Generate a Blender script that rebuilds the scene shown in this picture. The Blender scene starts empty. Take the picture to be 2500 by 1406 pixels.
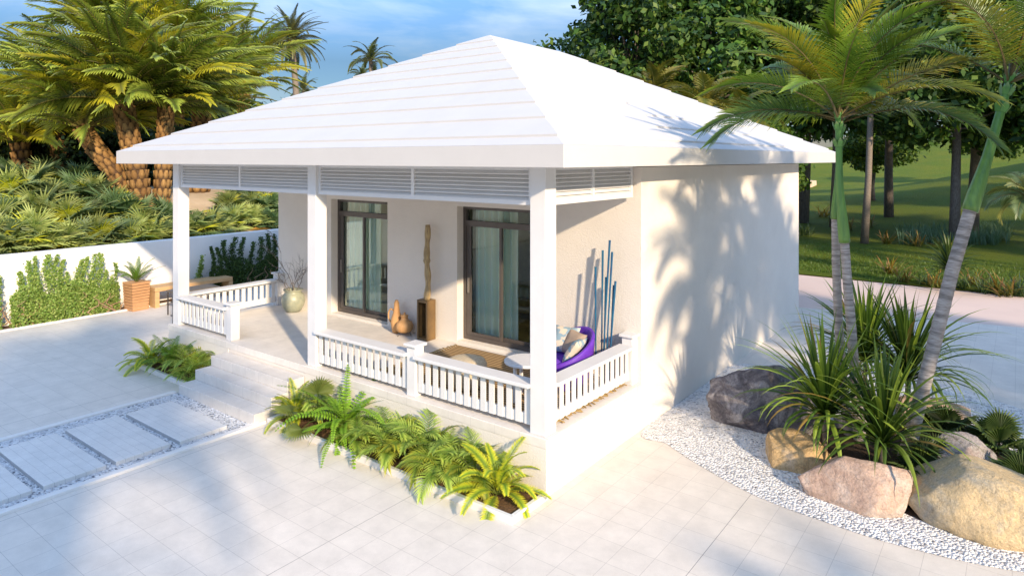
import bpy, bmesh, math, random
import numpy as np
from mathutils import Vector, Matrix, noise as mnoise
sc = bpy.context.scene
COL = sc.collection
R = math.radians
rnd = random.Random(7)
PI = math.pi

# ------------------------------------------------------------------ camera geometry helpers
F, CXP, HY, CH = 1631.0, 1250.0, 388.4, 3.505
YAW = R(37.2)
FX, FY = -math.sin(YAW), math.cos(YAW)
RX, RY = math.cos(YAW), math.sin(YAW)
CAM = (3.8975, -5.7178, CH)
def gp(x, y, z=0.0):
    d = F*(CH-z)/(y-HY); l = (x-CXP)/F*d
    return Vector((CAM[0]+d*FX+l*RX, CAM[1]+d*FY+l*RY, z))
def atd(x, y, d):
    l = (x-CXP)/F*d
    return Vector((CAM[0]+d*FX+l*RX, CAM[1]+d*FY+l*RY, CH-(y-HY)/F*d))

# ------------------------------------------------------------------ object helpers
class MB:
    def __init__(s): s.v=[]; s.f=[]; s.c=[]; s.m=[]; s.mi=0; s.col=(1,1,1)
    def vert(s, p, c=None):
        s.v.append((p[0],p[1],p[2])); s.c.append(c or s.col); return len(s.v)-1
    def face(s, ids): s.f.append(tuple(ids)); s.m.append(s.mi)
    def box(s, x0,x1,y0,y1,z0,z1, M=None):
        P=[(x0,y0,z0),(x1,y0,z0),(x1,y1,z0),(x0,y1,z0),(x0,y0,z1),(x1,y0,z1),(x1,y1,z1),(x0,y1,z1)]
        if M is not None: P=[M@Vector(p) for p in P]
        i=[s.vert(p) for p in P]
        for q in ((0,3,2,1),(4,5,6,7),(0,1,5,4),(1,2,6,5),(2,3,7,6),(3,0,4,7)): s.face([i[k] for k in q])
    def tube(s, pts, rad, n=8, cap=True, cols=None, twist=0):
        pts=[Vector(p) for p in pts]; rings=[]
        prev=None
        for k,p in enumerate(pts):
            t=(pts[min(k+1,len(pts)-1)]-pts[max(k-1,0)]).normalized()
            if prev is None:
                a=Vector((1,0,0)) if abs(t.x)<.8 else Vector((0,1,0))
                prev=(a-t*a.dot(t)).normalized()
            else: prev=(prev-t*prev.dot(t)).normalized()
            b=t.cross(prev); r=rad[k] if hasattr(rad,'__len__') else rad
            c=cols[k] if cols else None
            rings.append([s.vert(p+(prev*math.cos(2*PI*j/n)+b*math.sin(2*PI*j/n))*r,c) for j in range(n)])
        for a,b in zip(rings,rings[1:]):
            for j in range(n): s.face((a[j],a[(j+1)%n],b[(j+1)%n],b[j]))
        if cap:
            s.face(rings[0][::-1]); s.face(rings[-1])
    def lathe(s, prof, c=(0,0,0), n=24, cols=None):
        rings=[]
        for k,(r,z) in enumerate(prof):
            rings.append([s.vert((c[0]+r*math.cos(2*PI*j/n),c[1]+r*math.sin(2*PI*j/n),c[2]+z),cols[k] if cols else None) for j in range(n)])
        for a,b in zip(rings,rings[1:]):
            for j in range(n): s.face((a[j],a[(j+1)%n],b[(j+1)%n],b[j]))
        s.face(rings[0][::-1]); s.face(rings[-1])
    def build(s, name, mats, parent=None, smooth=False):
        me=bpy.data.meshes.new(name); me.from_pydata(s.v,[],s.f)
        if not isinstance(mats,(list,tuple)): mats=[mats]
        for m in mats: me.materials.append(m)
        if len(mats)>1: me.polygons.foreach_set('material_index', s.m)
        a=me.color_attributes.new('tint','FLOAT_COLOR','POINT')
        arr=np.ones((len(s.v),4),dtype=np.float32); arr[:,:3]=np.array(s.c,dtype=np.float32).reshape(-1,3)
        a.data.foreach_set('color',arr.ravel())
        if smooth: me.polygons.foreach_set('use_smooth',[True]*len(me.polygons))
        me.update()
        o=bpy.data.objects.new(name,me); COL.objects.link(o)
        if parent is not None: o.parent=parent
        return o
def quads(name, V, C, mat, parent=None):
    """V (N,4,3) C (N,3): one mesh of loose leaf faces"""
    n=len(V); me=bpy.data.meshes.new(name)
    me.vertices.add(n*4); me.vertices.foreach_set('co',V.astype(np.float32).ravel())
    me.loops.add(n*4); me.loops.foreach_set('vertex_index',np.arange(n*4,dtype=np.int32))
    me.polygons.add(n); me.polygons.foreach_set('loop_start',np.arange(0,n*4,4,dtype=np.int32))
    me.materials.append(mat)
    a=me.color_attributes.new('tint','FLOAT_COLOR','POINT')
    arr=np.ones((n*4,4),dtype=np.float32); arr[:,:3]=np.repeat(C,4,axis=0)
    a.data.foreach_set('color',arr.ravel()); me.update(calc_edges=True); me.validate()
    o=bpy.data.objects.new(name,me); COL.objects.link(o)
    if parent is not None: o.parent=parent
    return o
def tag(o,label,cat,group=None,kind=None):
    if label: o['label']=label
    if cat: o['category']=cat
    if group: o['group']=group
    if kind: o['kind']=kind
    return o
def thing(name,label,cat,loc=(0,0,0),rz=0,group=None,scale=1):
    o=bpy.data.objects.new(name,None); COL.objects.link(o); o.location=loc; o.rotation_euler=(0,0,rz)
    o.scale=(scale,)*3; o.empty_display_size=.1
    return tag(o,label,cat,group)
def struct(o): o['kind']='structure'; return o
def dup(o,parent=None):
    c=o.copy(); COL.objects.link(c)
    if parent is not None: c.parent=parent
    for ch in list(o.children): dup(ch,c)
    return c
def copy_to(root,loc,rz,scale=1,label=None,group=None,tilt=(0,0)):
    c=dup(root); c.location=loc; c.rotation_euler=(tilt[0],tilt[1],rz); c.scale=(scale,)*3
    if label: c['label']=label
    if group: c['group']=group
    return c
ORD=['first','second','third','fourth','fifth','sixth','seventh','eighth','ninth','tenth','eleventh','twelfth','thirteenth','fourteenth','fifteenth']

# ------------------------------------------------------------------ materials
def newmat(name):
    m=bpy.data.materials.new(name); m.use_nodes=True; nt=m.node_tree
    return m,nt,nt.nodes['Principled BSDF']
def N(nt,t,**k):
    n=nt.nodes.new(t)
    for a,b in k.items():
        if a.startswith('i_'): n.inputs[a[2:].replace('_',' ')].default_value=b
        else: setattr(n,a,b)
    return n
def c4(c): return (c[0],c[1],c[2],1)
def mat(name,c1,c2=None,scale=6,rough=.6,bump=0,bscale=60,detail=6,spec=.3,attr=False,coord='Object',metal=0,bdist=.01,stretch=None,lo=.35,hi=.65):
    m,nt,p=newmat(name); L=nt.links.new
    p.inputs['Roughness'].default_value=rough; p.inputs['Specular IOR Level'].default_value=spec; p.inputs['Metallic'].default_value=metal
    tc=N(nt,'ShaderNodeTexCoord'); vec=tc.outputs[coord]
    if stretch:
        mp=N(nt,'ShaderNodeMapping'); mp.inputs['Scale'].default_value=stretch; L(vec,mp.inputs['Vector']); vec=mp.outputs['Vector']
    if c2 is None: c2=[x*.93 for x in c1]
    nz=N(nt,'ShaderNodeTexNoise'); nz.inputs['Scale'].default_value=scale; nz.inputs['Detail'].default_value=detail; nz.inputs['Roughness'].default_value=.62
    L(vec,nz.inputs['Vector'])
    mr=N(nt,'ShaderNodeMapRange'); mr.inputs['From Min'].default_value=lo; mr.inputs['From Max'].default_value=hi
    L(nz.outputs['Fac'],mr.inputs['Value'])
    mx=N(nt,'ShaderNodeMix',data_type='RGBA'); mx.inputs['A'].default_value=c4(c1); mx.inputs['B'].default_value=c4(c2)
    L(mr.outputs['Result'],mx.inputs['Factor']); out=mx.outputs['Result']
    if attr:
        at=N(nt,'ShaderNodeAttribute',attribute_name='tint'); ml=N(nt,'ShaderNodeMix',data_type='RGBA',blend_type='MULTIPLY'); ml.inputs['Factor'].default_value=1
        L(out,ml.inputs['A']); L(at.outputs['Color'],ml.inputs['B']); out=ml.outputs['Result']
    L(out,p.inputs['Base Color'])
    if bump:
        n2=N(nt,'ShaderNodeTexNoise'); n2.inputs['Scale'].default_value=bscale; n2.inputs['Detail'].default_value=4; L(vec,n2.inputs['Vector'])
        b=N(nt,'ShaderNodeBump'); b.inputs['Strength'].default_value=bump; b.inputs['Distance'].default_value=bdist
        L(n2.outputs['Fac'],b.inputs['Height']); L(b.outputs['Normal'],p.inputs['Normal'])
    return m
def tile_mat(name,ca,cb,mortar,size,ox,oy,rough=.55,msize=.004,row=None,offset=0,joint=None,bump=.25):
    m,nt,p=newmat(name); L=nt.links.new
    p.inputs['Roughness'].default_value=rough; p.inputs['Specular IOR Level'].default_value=.25
    tc=N(nt,'ShaderNodeTexCoord'); mp=N(nt,'ShaderNodeMapping'); mp.inputs['Location'].default_value=(-ox,-oy,0)
    L(tc.outputs['Object'],mp.inputs['Vector'])
    br=N(nt,'ShaderNodeTexBrick',offset=offset,squash=1); L(mp.outputs['Vector'],br.inputs['Vector'])
    br.inputs['Color1'].default_value=c4(ca); br.inputs['Color2'].default_value=c4(cb); br.inputs['Mortar'].default_value=c4(mortar)
    br.inputs['Scale'].default_value=1; br.inputs['Mortar Size'].default_value=msize/2; br.inputs['Mortar Smooth'].default_value=.1; br.inputs['Bias'].default_value=-.1
    br.inputs['Brick Width'].default_value=size; br.inputs['Row Height'].default_value=row or size
    nz=N(nt,'ShaderNodeTexNoise'); nz.inputs['Scale'].default_value=3.2; nz.inputs['Detail'].default_value=9; nz.inputs['Roughness'].default_value=.72; L(tc.outputs['Object'],nz.inputs['Vector'])
    mr=N(nt,'ShaderNodeMapRange'); mr.inputs['From Min'].default_value=.3; mr.inputs['From Max'].default_value=.72; mr.inputs['To Min'].default_value=.86; mr.inputs['To Max'].default_value=1.07
    L(nz.outputs['Fac'],mr.inputs['Value'])
    n3=N(nt,'ShaderNodeTexNoise'); n3.inputs['Scale'].default_value=170; n3.inputs['Detail'].default_value=3; L(tc.outputs['Object'],n3.inputs['Vector'])
    m3=N(nt,'ShaderNodeMapRange'); m3.inputs['From Min'].default_value=.3; m3.inputs['From Max'].default_value=.7; m3.inputs['To Min'].default_value=.93; m3.inputs['To Max'].default_value=1.06
    L(n3.outputs['Fac'],m3.inputs['Value'])
    mu=N(nt,'ShaderNodeMath',operation='MULTIPLY'); L(mr.outputs['Result'],mu.inputs[0]); L(m3.outputs['Result'],mu.inputs[1])
    ml=N(nt,'ShaderNodeVectorMath',operation='SCALE'); L(br.outputs['Color'],ml.inputs[0]); L(mu.outputs[0],ml.inputs['Scale'])
    out=ml.outputs['Vector']
    if joint:   # wider dark expansion joints every `joint` metres in X and Y
        b2=N(nt,'ShaderNodeTexBrick',offset=0,squash=1); mp2=N(nt,'ShaderNodeMapping'); mp2.inputs['Location'].default_value=(-ox,700,0); L(tc.outputs['Object'],mp2.inputs['Vector']); L(mp2.outputs['Vector'],b2.inputs['Vector'])
        b2.inputs['Color1'].default_value=(1,1,1,1); b2.inputs['Color2'].default_value=(1,1,1,1); b2.inputs['Mortar'].default_value=(.5,.5,.52,1)
        b2.inputs['Scale'].default_value=1; b2.inputs['Mortar Size'].default_value=.0028; b2.inputs['Mortar Smooth'].default_value=0
        b2.inputs['Brick Width'].default_value=joint; b2.inputs['Row Height'].default_value=joint*1000
        mm=N(nt,'ShaderNodeMix',data_type='RGBA',blend_type='MULTIPLY'); mm.inputs['Factor'].default_value=1
        L(out,mm.inputs['A']); L(b2.outputs['Color'],mm.inputs['B']); out=mm.outputs['Result']
    L(out,p.inputs['Base Color'])
    b=N(nt,'ShaderNodeBump'); b.inputs['Strength'].default_value=bump; b.inputs['Distance'].default_value=.002; b.invert=True
    L(br.outputs['Fac'],b.inputs['Height']); L(b.outputs['Normal'],p.inputs['Normal'])
    return m
def pebble_mat(name,c1,c2,c3,scale,depth=.02):
    m,nt,p=newmat(name); L=nt.links.new; p.inputs['Roughness'].default_value=.7; p.inputs['Specular IOR Level'].default_value=.2
    tc=N(nt,'ShaderNodeTexCoord'); vo=N(nt,'ShaderNodeTexVoronoi'); vo.inputs['Scale'].default_value=scale; vo.inputs['Randomness'].default_value=1
    nz=N(nt,'ShaderNodeTexNoise'); nz.inputs['Scale'].default_value=scale*.6; L(tc.outputs['Object'],nz.inputs['Vector'])
    ad=N(nt,'ShaderNodeMix',data_type='RGBA',blend_type='LINEAR_LIGHT'); ad.inputs['Factor'].default_value=.012; L(tc.outputs['Object'],ad.inputs['A']); L(nz.outputs['Color'],ad.inputs['B'])
    L(ad.outputs['Result'],vo.inputs['Vector'])
    cr=N(nt,'ShaderNodeValToRGB'); cr.color_ramp.elements[0].color=c4(c1); cr.color_ramp.elements[1].color=c4(c2)
    e=cr.color_ramp.elements.new(.08); e.color=c4(c3); e2=cr.color_ramp.elements.new(.18); e2.color=c4(c1); cr.color_ramp.elements[0].color=c4(c3)
    sp=N(nt,'ShaderNodeSeparateColor'); L(vo.outputs['Color'],sp.inputs['Color']); L(sp.outputs['Red'],cr.inputs['Fac'])
    L(cr.outputs['Color'],p.inputs['Base Color'])
    b=N(nt,'ShaderNodeBump'); b.inputs['Strength'].default_value=1; b.inputs['Distance'].default_value=depth; b.invert=True
    L(vo.outputs['Distance'],b.inputs['Height']); L(b.outputs['Normal'],p.inputs['Normal'])
    return m
def leaf_mat(name,trans=.35,rough=.45,spec=.35,var=.25):
    m,nt,p=newmat(name); L=nt.links.new
    p.inputs['Roughness'].default_value=rough; p.inputs['Specular IOR Level'].default_value=spec
    at=N(nt,'ShaderNodeAttribute',attribute_name='tint'); oi=N(nt,'ShaderNodeObjectInfo')
    mr=N(nt,'ShaderNodeMapRange'); mr.inputs['To Min'].default_value=1-var; mr.inputs['To Max'].default_value=1+var; L(oi.outputs['Random'],mr.inputs['Value'])
    sv=N(nt,'ShaderNodeVectorMath',operation='SCALE'); L(at.outputs['Color'],sv.inputs[0]); L(mr.outputs['Result'],sv.inputs['Scale'])
    L(sv.outputs['Vector'],p.inputs['Base Color'])
    tr=N(nt,'ShaderNodeBsdfTranslucent'); gm=N(nt,'ShaderNodeVectorMath',operation='MULTIPLY'); gm.inputs[1].default_value=(1.25,1.2,.6)
    L(sv.outputs['Vector'],gm.inputs[0]); L(gm.outputs['Vector'],tr.inputs['Color'])
    ms=N(nt,'ShaderNodeMixShader'); ms.inputs['Fac'].default_value=trans; L(p.outputs['BSDF'],ms.inputs[1]); L(tr.outputs['BSDF'],ms.inputs[2])
    L(ms.outputs['Shader'],nt.nodes['Material Output'].inputs['Surface'])
    return m
M={}
M['white']=mat('white_paint',(.68,.67,.66),(.65,.64,.63),4,.5,.04,30)
M['roof']=mat('roof_white',(.545,.528,.505),(.525,.508,.486),2.2,.6,.08,14,bdist=.004)
M['plaster']=mat('cream_plaster',(.74,.685,.615),(.69,.635,.57),1.3,.8,.55,75,bdist=.012)
M['gwall']=mat('garden_wall_plaster',(.78,.76,.73),(.74,.72,.69),1.2,.8,.25,40,bdist=.008)
M['pave']=tile_mat('paving_tiles',(.69,.635,.565),(.668,.614,.546),(.47,.43,.385),.3125,-1.149,-1.853,.6,.0042,joint=2.8125)
M['terr']=tile_mat('terrace_tiles',(.73,.68,.615),(.71,.66,.60),(.53,.50,.46),.3425,-.345,.03,.5,.004)
M['step']=tile_mat('step_stone',(.64,.605,.56),(.61,.58,.54),(.42,.40,.38),.3425,-.345,.1,.55,.0035)
M['slab']=tile_mat('stepping_slab',(.70,.68,.65),(.67,.655,.63),(.44,.43,.42),.30,0,0,.55,.0035,row=.102,offset=.5)
M['curb']=mat('curb_stone',(.74,.71,.67),(.70,.67,.64),3,.6,.1,40)
M['gravel']=pebble_mat('white_gravel',(.56,.57,.59),(.86,.86,.86),(.22,.23,.25),40,.03)
M['bed']=pebble_mat('bed_gravel',(.66,.66,.665),(.86,.85,.84),(.36,.36,.38),36,.03)
M['soil']=mat('brown_soil',(.075,.038,.018),(.16,.085,.04),14,.95,.9,45,bdist=.03)
M['dsoil']=mat('dark_soil',(.03,.02,.013),(.07,.045,.025),14,.95,.9,45,bdist=.03)
M['sand']=mat('sand',(.56,.43,.29),(.44,.33,.21),.8,.95,.5,9,bdist=.05)
M['road']=mat('sandy_path',(.64,.50,.43),(.59,.46,.40),.5,.9,.2,8,bdist=.01)
M['earth']=mat('earth',(.33,.26,.17),(.22,.2,.1),.12,.95,.3,3)
M['bronze']=mat('dark_bronze_frame',(.085,.07,.062),(.07,.06,.054),5,.38,0,spec=.5)
M['iron']=mat('black_iron',(.03,.026,.024),(.05,.04,.035),9,.5,0,spec=.5)
M['bench']=mat('pale_timber',(.56,.36,.18),(.46,.28,.13),3,.6,.15,30,stretch=(8,1,8))
M['planter']=mat('red_timber',(.50,.27,.13),(.40,.21,.095),4,.6,.2,30,stretch=(2,2,14))
M['terra']=mat('terracotta',(.56,.32,.14),(.46,.25,.1),7,.6,.15,50)
M['celadon']=mat('celadon_glaze',(.36,.36,.25),(.22,.24,.18),9,.4,.25,22,spec=.6,lo=.3,hi=.7)
M['brownbox']=mat('bronze_pedestal',(.19,.115,.045),(.13,.08,.035),6,.45,.1,40,spec=.4)
M['drift']=mat('driftwood',(.58,.43,.22),(.25,.18,.1),7,.75,.6,30,stretch=(6,6,.8),bdist=.01)
M['purple']=mat('purple_rattan',(.125,.035,.42),(.1,.026,.34),12,.45,.25,90)
M['cushion']=mat('printed_cushion',(.62,.53,.42),(.25,.36,.42),11,.85,.2,120,detail=1,lo=.47,hi=.53)
M['cushion2']=mat('taupe_cushion',(.42,.32,.24),(.36,.27,.2),9,.85,.2,120)
M['pouf']=mat('woven_cream',(.66,.56,.40),(.53,.43,.29),30,.85,.9,70,stretch=(1,1,2.4),bdist=.02)
M['bluepole']=mat('blue_lacquer',(.012,.12,.21),(.015,.07,.17),6,.45,0,spec=.3)
M['twig']=mat('grey_twig',(.15,.12,.10),(.24,.2,.16),12,.8,.3,40)
M['stem']=mat('tan_stem',(.38,.25,.15),(.27,.17,.1),14,.85,.3,40)
M['ptrunk']=mat('palm_scales',(1,1,1),(.72,.68,.62),16,.75,.5,35,attr=True)
M['trunk']=mat('bark',(.20,.17,.15),(.11,.09,.08),7,.9,.8,24,stretch=(3,3,1),bdist=.03)
M['ring']=mat('ringed_trunk',(1,1,1),(.55,.52,.52),11,.8,.5,45,attr=True,stretch=(1,1,6))
M['shaft']=mat('green_crownshaft',(.12,.26,.06),(.07,.17,.05),4,.4,.1,30,stretch=(6,6,.7),attr=True,spec=.45)
M['leaf']=leaf_mat('palm_leaf',.3,.42,.4)
M['soft']=leaf_mat('soft_leaf',.35,.5,.3)
M['gloss']=leaf_mat('broad_leaf',.3,.5,.2,.2)
M['plainleaf']=leaf_mat('bed_leaf',.38,.5,.25,.08)
M['wood']=tile_mat('wood_floor',(.52,.36,.12),(.38,.25,.08),(.08,.05,.02),1.2,0,0,.35,.004,row=.14,offset=.37)
M['inwall']=mat('interior_wall',(.66,.60,.52),(.46,.42,.36),2,.8)
M['curtain']=leaf_mat('sheer_curtain',.45,.8,.1,0)
M['linen']=mat('bed_linen',(.6,.6,.6),(.5,.52,.54),5,.9,.3,14)
M['teal']=mat('teal_fabric',(.03,.2,.22),(.025,.16,.18),9,.8)
def lawn_mat():
    m,nt,p=newmat('lawn'); L=nt.links.new; p.inputs['Roughness'].default_value=.85; p.inputs['Specular IOR Level'].default_value=.15
    tc=N(nt,'ShaderNodeTexCoord'); a=N(nt,'ShaderNodeTexNoise'); a.inputs['Scale'].default_value=.35; a.inputs['Detail'].default_value=5
    b=N(nt,'ShaderNodeTexNoise'); b.inputs['Scale'].default_value=16; b.inputs['Detail'].default_value=6; b.inputs['Roughness'].default_value=.8
    L(tc.outputs['Object'],a.inputs['Vector']); L(tc.outputs['Object'],b.inputs['Vector'])
    mr=N(nt,'ShaderNodeMapRange'); mr.inputs['From Min'].default_value=.3; mr.inputs['From Max'].default_value=.7; L(b.outputs['Fac'],mr.inputs['Value'])
    m1=N(nt,'ShaderNodeMix',data_type='RGBA'); m1.inputs['A'].default_value=(.035,.07,.006,1); m1.inputs['B'].default_value=(.20,.235,.024,1); L(mr.outputs['Result'],m1.inputs['Factor'])
    m2=N(nt,'ShaderNodeMix',data_type='RGBA',blend_type='MULTIPLY'); m2.inputs['Factor'].default_value=.6; L(m1.outputs['Result'],m2.inputs['A']); 
    cr=N(nt,'ShaderNodeValToRGB'); cr.color_ramp.elements[0].color=(.7,.9,.7,1); cr.color_ramp.elements[0].position=.35; cr.color_ramp.elements[1].color=(1.2,1.05,.8,1); cr.color_ramp.elements[1].position=.65
    L(a.outputs['Fac'],cr.inputs['Fac']); L(cr.outputs['Color'],m2.inputs['B']); L(m2.outputs['Result'],p.inputs['Base Color'])
    bp=N(nt,'ShaderNodeBump'); bp.inputs['Strength'].default_value=1; bp.inputs['Distance'].default_value=.12; L(b.outputs['Fac'],bp.inputs['Height']); L(bp.outputs['Normal'],p.inputs['Normal'])
    return m
M['lawn']=lawn_mat()
def glass_mat():
    m,nt,p=newmat('door_glass'); L=nt.links.new
    tr=N(nt,'ShaderNodeBsdfTransparent'); tr.inputs['Color'].default_value=(.94,.985,.97,1)
    gl=N(nt,'ShaderNodeBsdfGlossy'); gl.inputs['Roughness'].default_value=.02; gl.inputs['Color'].default_value=(.9,1,.97,1)
    fr=N(nt,'ShaderNodeFresnel'); fr.inputs['IOR'].default_value=1.25
    ms=N(nt,'ShaderNodeMixShader'); L(fr.outputs['Fac'],ms.inputs['Fac']); L(tr.outputs['BSDF'],ms.inputs[1]); L(gl.outputs['BSDF'],ms.inputs[2])
    L(ms.outputs['Shader'],nt.nodes['Material Output'].inputs['Surface']); nt.nodes.remove(p)
    return m
M['glass']=glass_mat()
def rock_mat(name,a,b,c,scale=2.4,vein=None):
    m,nt,p=newmat(name); L=nt.links.new; p.inputs['Roughness'].default_value=.8; p.inputs['Specular IOR Level'].default_value=.2
    tc=N(nt,'ShaderNodeTexCoord'); n1=N(nt,'ShaderNodeTexNoise'); n1.inputs['Scale'].default_value=scale; n1.inputs['Detail'].default_value=9; n1.inputs['Roughness'].default_value=.68; n1.inputs['Distortion'].default_value=.9
    L(tc.outputs['Object'],n1.inputs['Vector'])
    cr=N(nt,'ShaderNodeValToRGB'); e=cr.color_ramp.elements; e[0].position=.32; e[0].color=c4(a); e[1].position=.68; e[1].color=c4(c); x=e.new(.5); x.color=c4(b)
    L(n1.outputs['Fac'],cr.inputs['Fac'])
    w=N(nt,'ShaderNodeTexNoise'); w.inputs['Scale'].default_value=scale*1.7; w.inputs['Detail'].default_value=6; w.inputs['Roughness'].default_value=.55; w.inputs['Distortion'].default_value=1.6; L(tc.outputs['Object'],w.inputs['Vector'])
    ab=N(nt,'ShaderNodeMath',operation='SUBTRACT'); ab.inputs[1].default_value=.5; L(w.outputs['Fac'],ab.inputs[0]); a2=N(nt,'ShaderNodeMath',operation='ABSOLUTE'); L(ab.outputs[0],a2.inputs[0])
    mr=N(nt,'ShaderNodeMapRange'); mr.inputs['From Min'].default_value=0; mr.inputs['From Max'].default_value=.012; mr.inputs['To Min'].default_value=.72; mr.inputs['To Max'].default_value=1; L(a2.outputs[0],mr.inputs['Value'])
    gr=N(nt,'ShaderNodeTexNoise'); gr.inputs['Scale'].default_value=38; gr.inputs['Detail'].default_value=5; gr.inputs['Roughness'].default_value=.75; L(tc.outputs['Object'],gr.inputs['Vector'])
    g2=N(nt,'ShaderNodeMapRange'); g2.inputs['From Min'].default_value=.3; g2.inputs['From Max'].default_value=.7; g2.inputs['To Min'].default_value=.68; g2.inputs['To Max'].default_value=1.2; L(gr.outputs['Fac'],g2.inputs['Value'])
    gm=N(nt,'ShaderNodeMath',operation='MULTIPLY'); L(mr.outputs['Result'],gm.inputs[0]); L(g2.outputs['Result'],gm.inputs[1])
    sv=N(nt,'ShaderNodeVectorMath',operation='SCALE'); L(cr.outputs['Color'],sv.inputs[0]); L(gm.outputs[0],sv.inputs['Scale'])
    L(sv.outputs['Vector'],p.inputs['Base Color'])
    n2=N(nt,'ShaderNodeTexNoise'); n2.inputs['Scale'].default_value=scale*5; n2.inputs['Detail'].default_value=8; n2.inputs['Roughness'].default_value=.7; L(tc.outputs['Object'],n2.inputs['Vector'])
    bp=N(nt,'ShaderNodeBump'); bp.inputs['Strength'].default_value=.9; bp.inputs['Distance'].default_value=.06; L(n2.outputs['Fac'],bp.inputs['Height']); L(bp.outputs['Normal'],p.inputs['Normal'])
    return m
M['rgrey']=rock_mat('grey_rock',(.06,.055,.065),(.21,.19,.20),(.55,.50,.48),3.6)
M['rtan']=rock_mat('tan_rock',(.46,.31,.15),(.62,.43,.22),(.56,.46,.35),2.2)
M['rpink']=rock_mat('pink_rock',(.42,.28,.22),(.58,.42,.33),(.62,.54,.48),2)
M['ryel']=rock_mat('yellow_rock',(.42,.39,.32),(.62,.47,.27),(.68,.52,.32),1.6)
M['rmot']=rock_mat('mottled_rock',(.16,.13,.12),(.5,.46,.44),(.42,.32,.3),6)
def rug_mat():
    m,nt,p=newmat('striped_rug'); L=nt.links.new; p.inputs['Roughness'].default_value=.95
    tc=N(nt,'ShaderNodeTexCoord'); w=N(nt,'ShaderNodeTexWave',bands_direction='Y'); w.inputs['Scale'].default_value=5.2; w.inputs['Distortion'].default_value=.25; L(tc.outputs['Object'],w.inputs['Vector'])
    cr=N(nt,'ShaderNodeValToRGB'); e=cr.color_ramp.elements; e[0].position=.3; e[0].color=(.13,.075,.03,1); e[1].position=.5; e[1].color=(.42,.28,.13,1); L(w.outputs['Fac'],cr.inputs['Fac']); L(cr.outputs['Color'],p.inputs['Base Color'])
    bp=N(nt,'ShaderNodeBump'); bp.inputs['Strength'].default_value=.6; bp.inputs['Distance'].default_value=.01; L(w.outputs['Fac'],bp.inputs['Height']); L(bp.outputs['Normal'],p.inputs['Normal'])
    return m
M['rug']=rug_mat()
M['tassel']=mat('tassel',(.42,.29,.12),(.33,.22,.09),20,.95)

# ------------------------------------------------------------------ ground and setting
def sheet(name,poly,z,m,thick=0):
    b=MB(); ids=[b.vert((x,y,z)) for x,y in poly]; b.face(ids)
    return struct(b.build(name,m))
def bank(x,y):
    if x>-13.15: return 0
    t=min(1,(-13.15-x)/5.2); t=t*t*(3-2*t)
    h=1.22+1.12*t+.02*max(0,-18-x)
    return h+.10*mnoise.noise(Vector((x*.35,y*.35,0)))*min(1,(-13.15-x)/1.0)
def hill(x,y):
    e=max(0,(y-(15.9-.06*x))/9); e=min(1,e)
    h=4.6*math.exp(-((x-15)/17)**2-((y-54)/13)**2)+2.6*math.exp(-((x-34)/14)**2-((y-34)/12)**2)
    h+=7.4*math.exp(-((y-108)/26)**2)*(.75+.25*math.sin(x*.035+.6)) + .02*max(0,y-20)*0
    return e*(h+.12*mnoise.noise(Vector((x*.12,y*.12,3))))+.012
def grid(name,x0,x1,y0,y1,nx,ny,fn,m,px=1,py=1,base=0):
    b=MB()
    for j in range(ny+1):
        for i in range(nx+1):
            u=(i/nx)**px; v=(j/ny)**py; x=x0+(x1-x0)*u; y=y0+(y1-y0)*v
            b.vert((x,y,fn(x,y)))
    for j in range(ny):
        for i in range(nx):
            a=j*(nx+1)+i; q=(a,a+1,a+nx+2,a+nx+1)
            b.face(q if (x1>x0)==(y1>y0) else q[::-1])
    return struct(b.build(name,m,smooth=True))
sheet('ground',[(-420,-300),(420,-300),(420,520),(-420,520)],-.03,M['earth'])
sheet('paving',[(-12.62,-22),(26,-22),(26,15.8),(3.98,11.78),(-.26,10.98),(-12.62,8.7)],0,M['pave'])
sheet('sandy_path',[(-12.9,8.4),(26,15.6),(26,19),(4,16.2),(1.2,16.6),(-2,18.4),(-14,24)],-.012,M['road'])
def lawn_edge():
    g=grid('lawn',-70,110,15.6,170,90,90,hill,M['lawn'],1,1.6)
    me=g.data
    for v in me.vertices:      # bend the front edge of the lawn along the path
        x=v.co.x
        if v.co.y<15.7:
            v.co.y=15.75+.10*max(0,3-x)**1.35 if x<3 else 15.72; v.co.z=-.004
    return g
lawn_edge()
grid('sand_bank',-13.13,-95,-60,70,90,90,bank,M['sand'],1.7,1)
b=MB(); b.box(-13.0,-12.6,-14,13,-.01,.012); struct(b.build('planting_strip',M['soil']))
b=MB(); b.box(-12.62,-12.54,-14,8.6,-.01,.03); tag(b.build('kerb',M['curb']),'white kerb edging the planting strip along the garden wall','kerb')
b=MB(); b.box(-13.22,-13.0,-16,15,-.02,1.49); gw=tag(b.build('garden_wall',M['gwall']),'long white rendered garden wall holding back the planted sand bank','wall')
bv=gw.modifiers.new('b','BEVEL'); bv.width=.015; bv.segments=2
# distant hills
b=MB()
prev=None
for k in range(61):
    x=-260+k*9; y=215+10*math.sin(k*.5); h=13+5*mnoise.noise(Vector((k*.22,0,5)))
    a=(b.vert((x,y-60,-1)),b.vert((x,y,h)),b.vert((x,y+60,-1)))
    if prev: b.face((prev[0],a[0],a[1],prev[1])); b.face((prev[1],a[1],a[2],prev[2]))
    prev=a
struct(b.build('distant_hills',mat('dry_hills',(.24,.2,.14),(.16,.17,.09),.05,.95),smooth=True))
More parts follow.
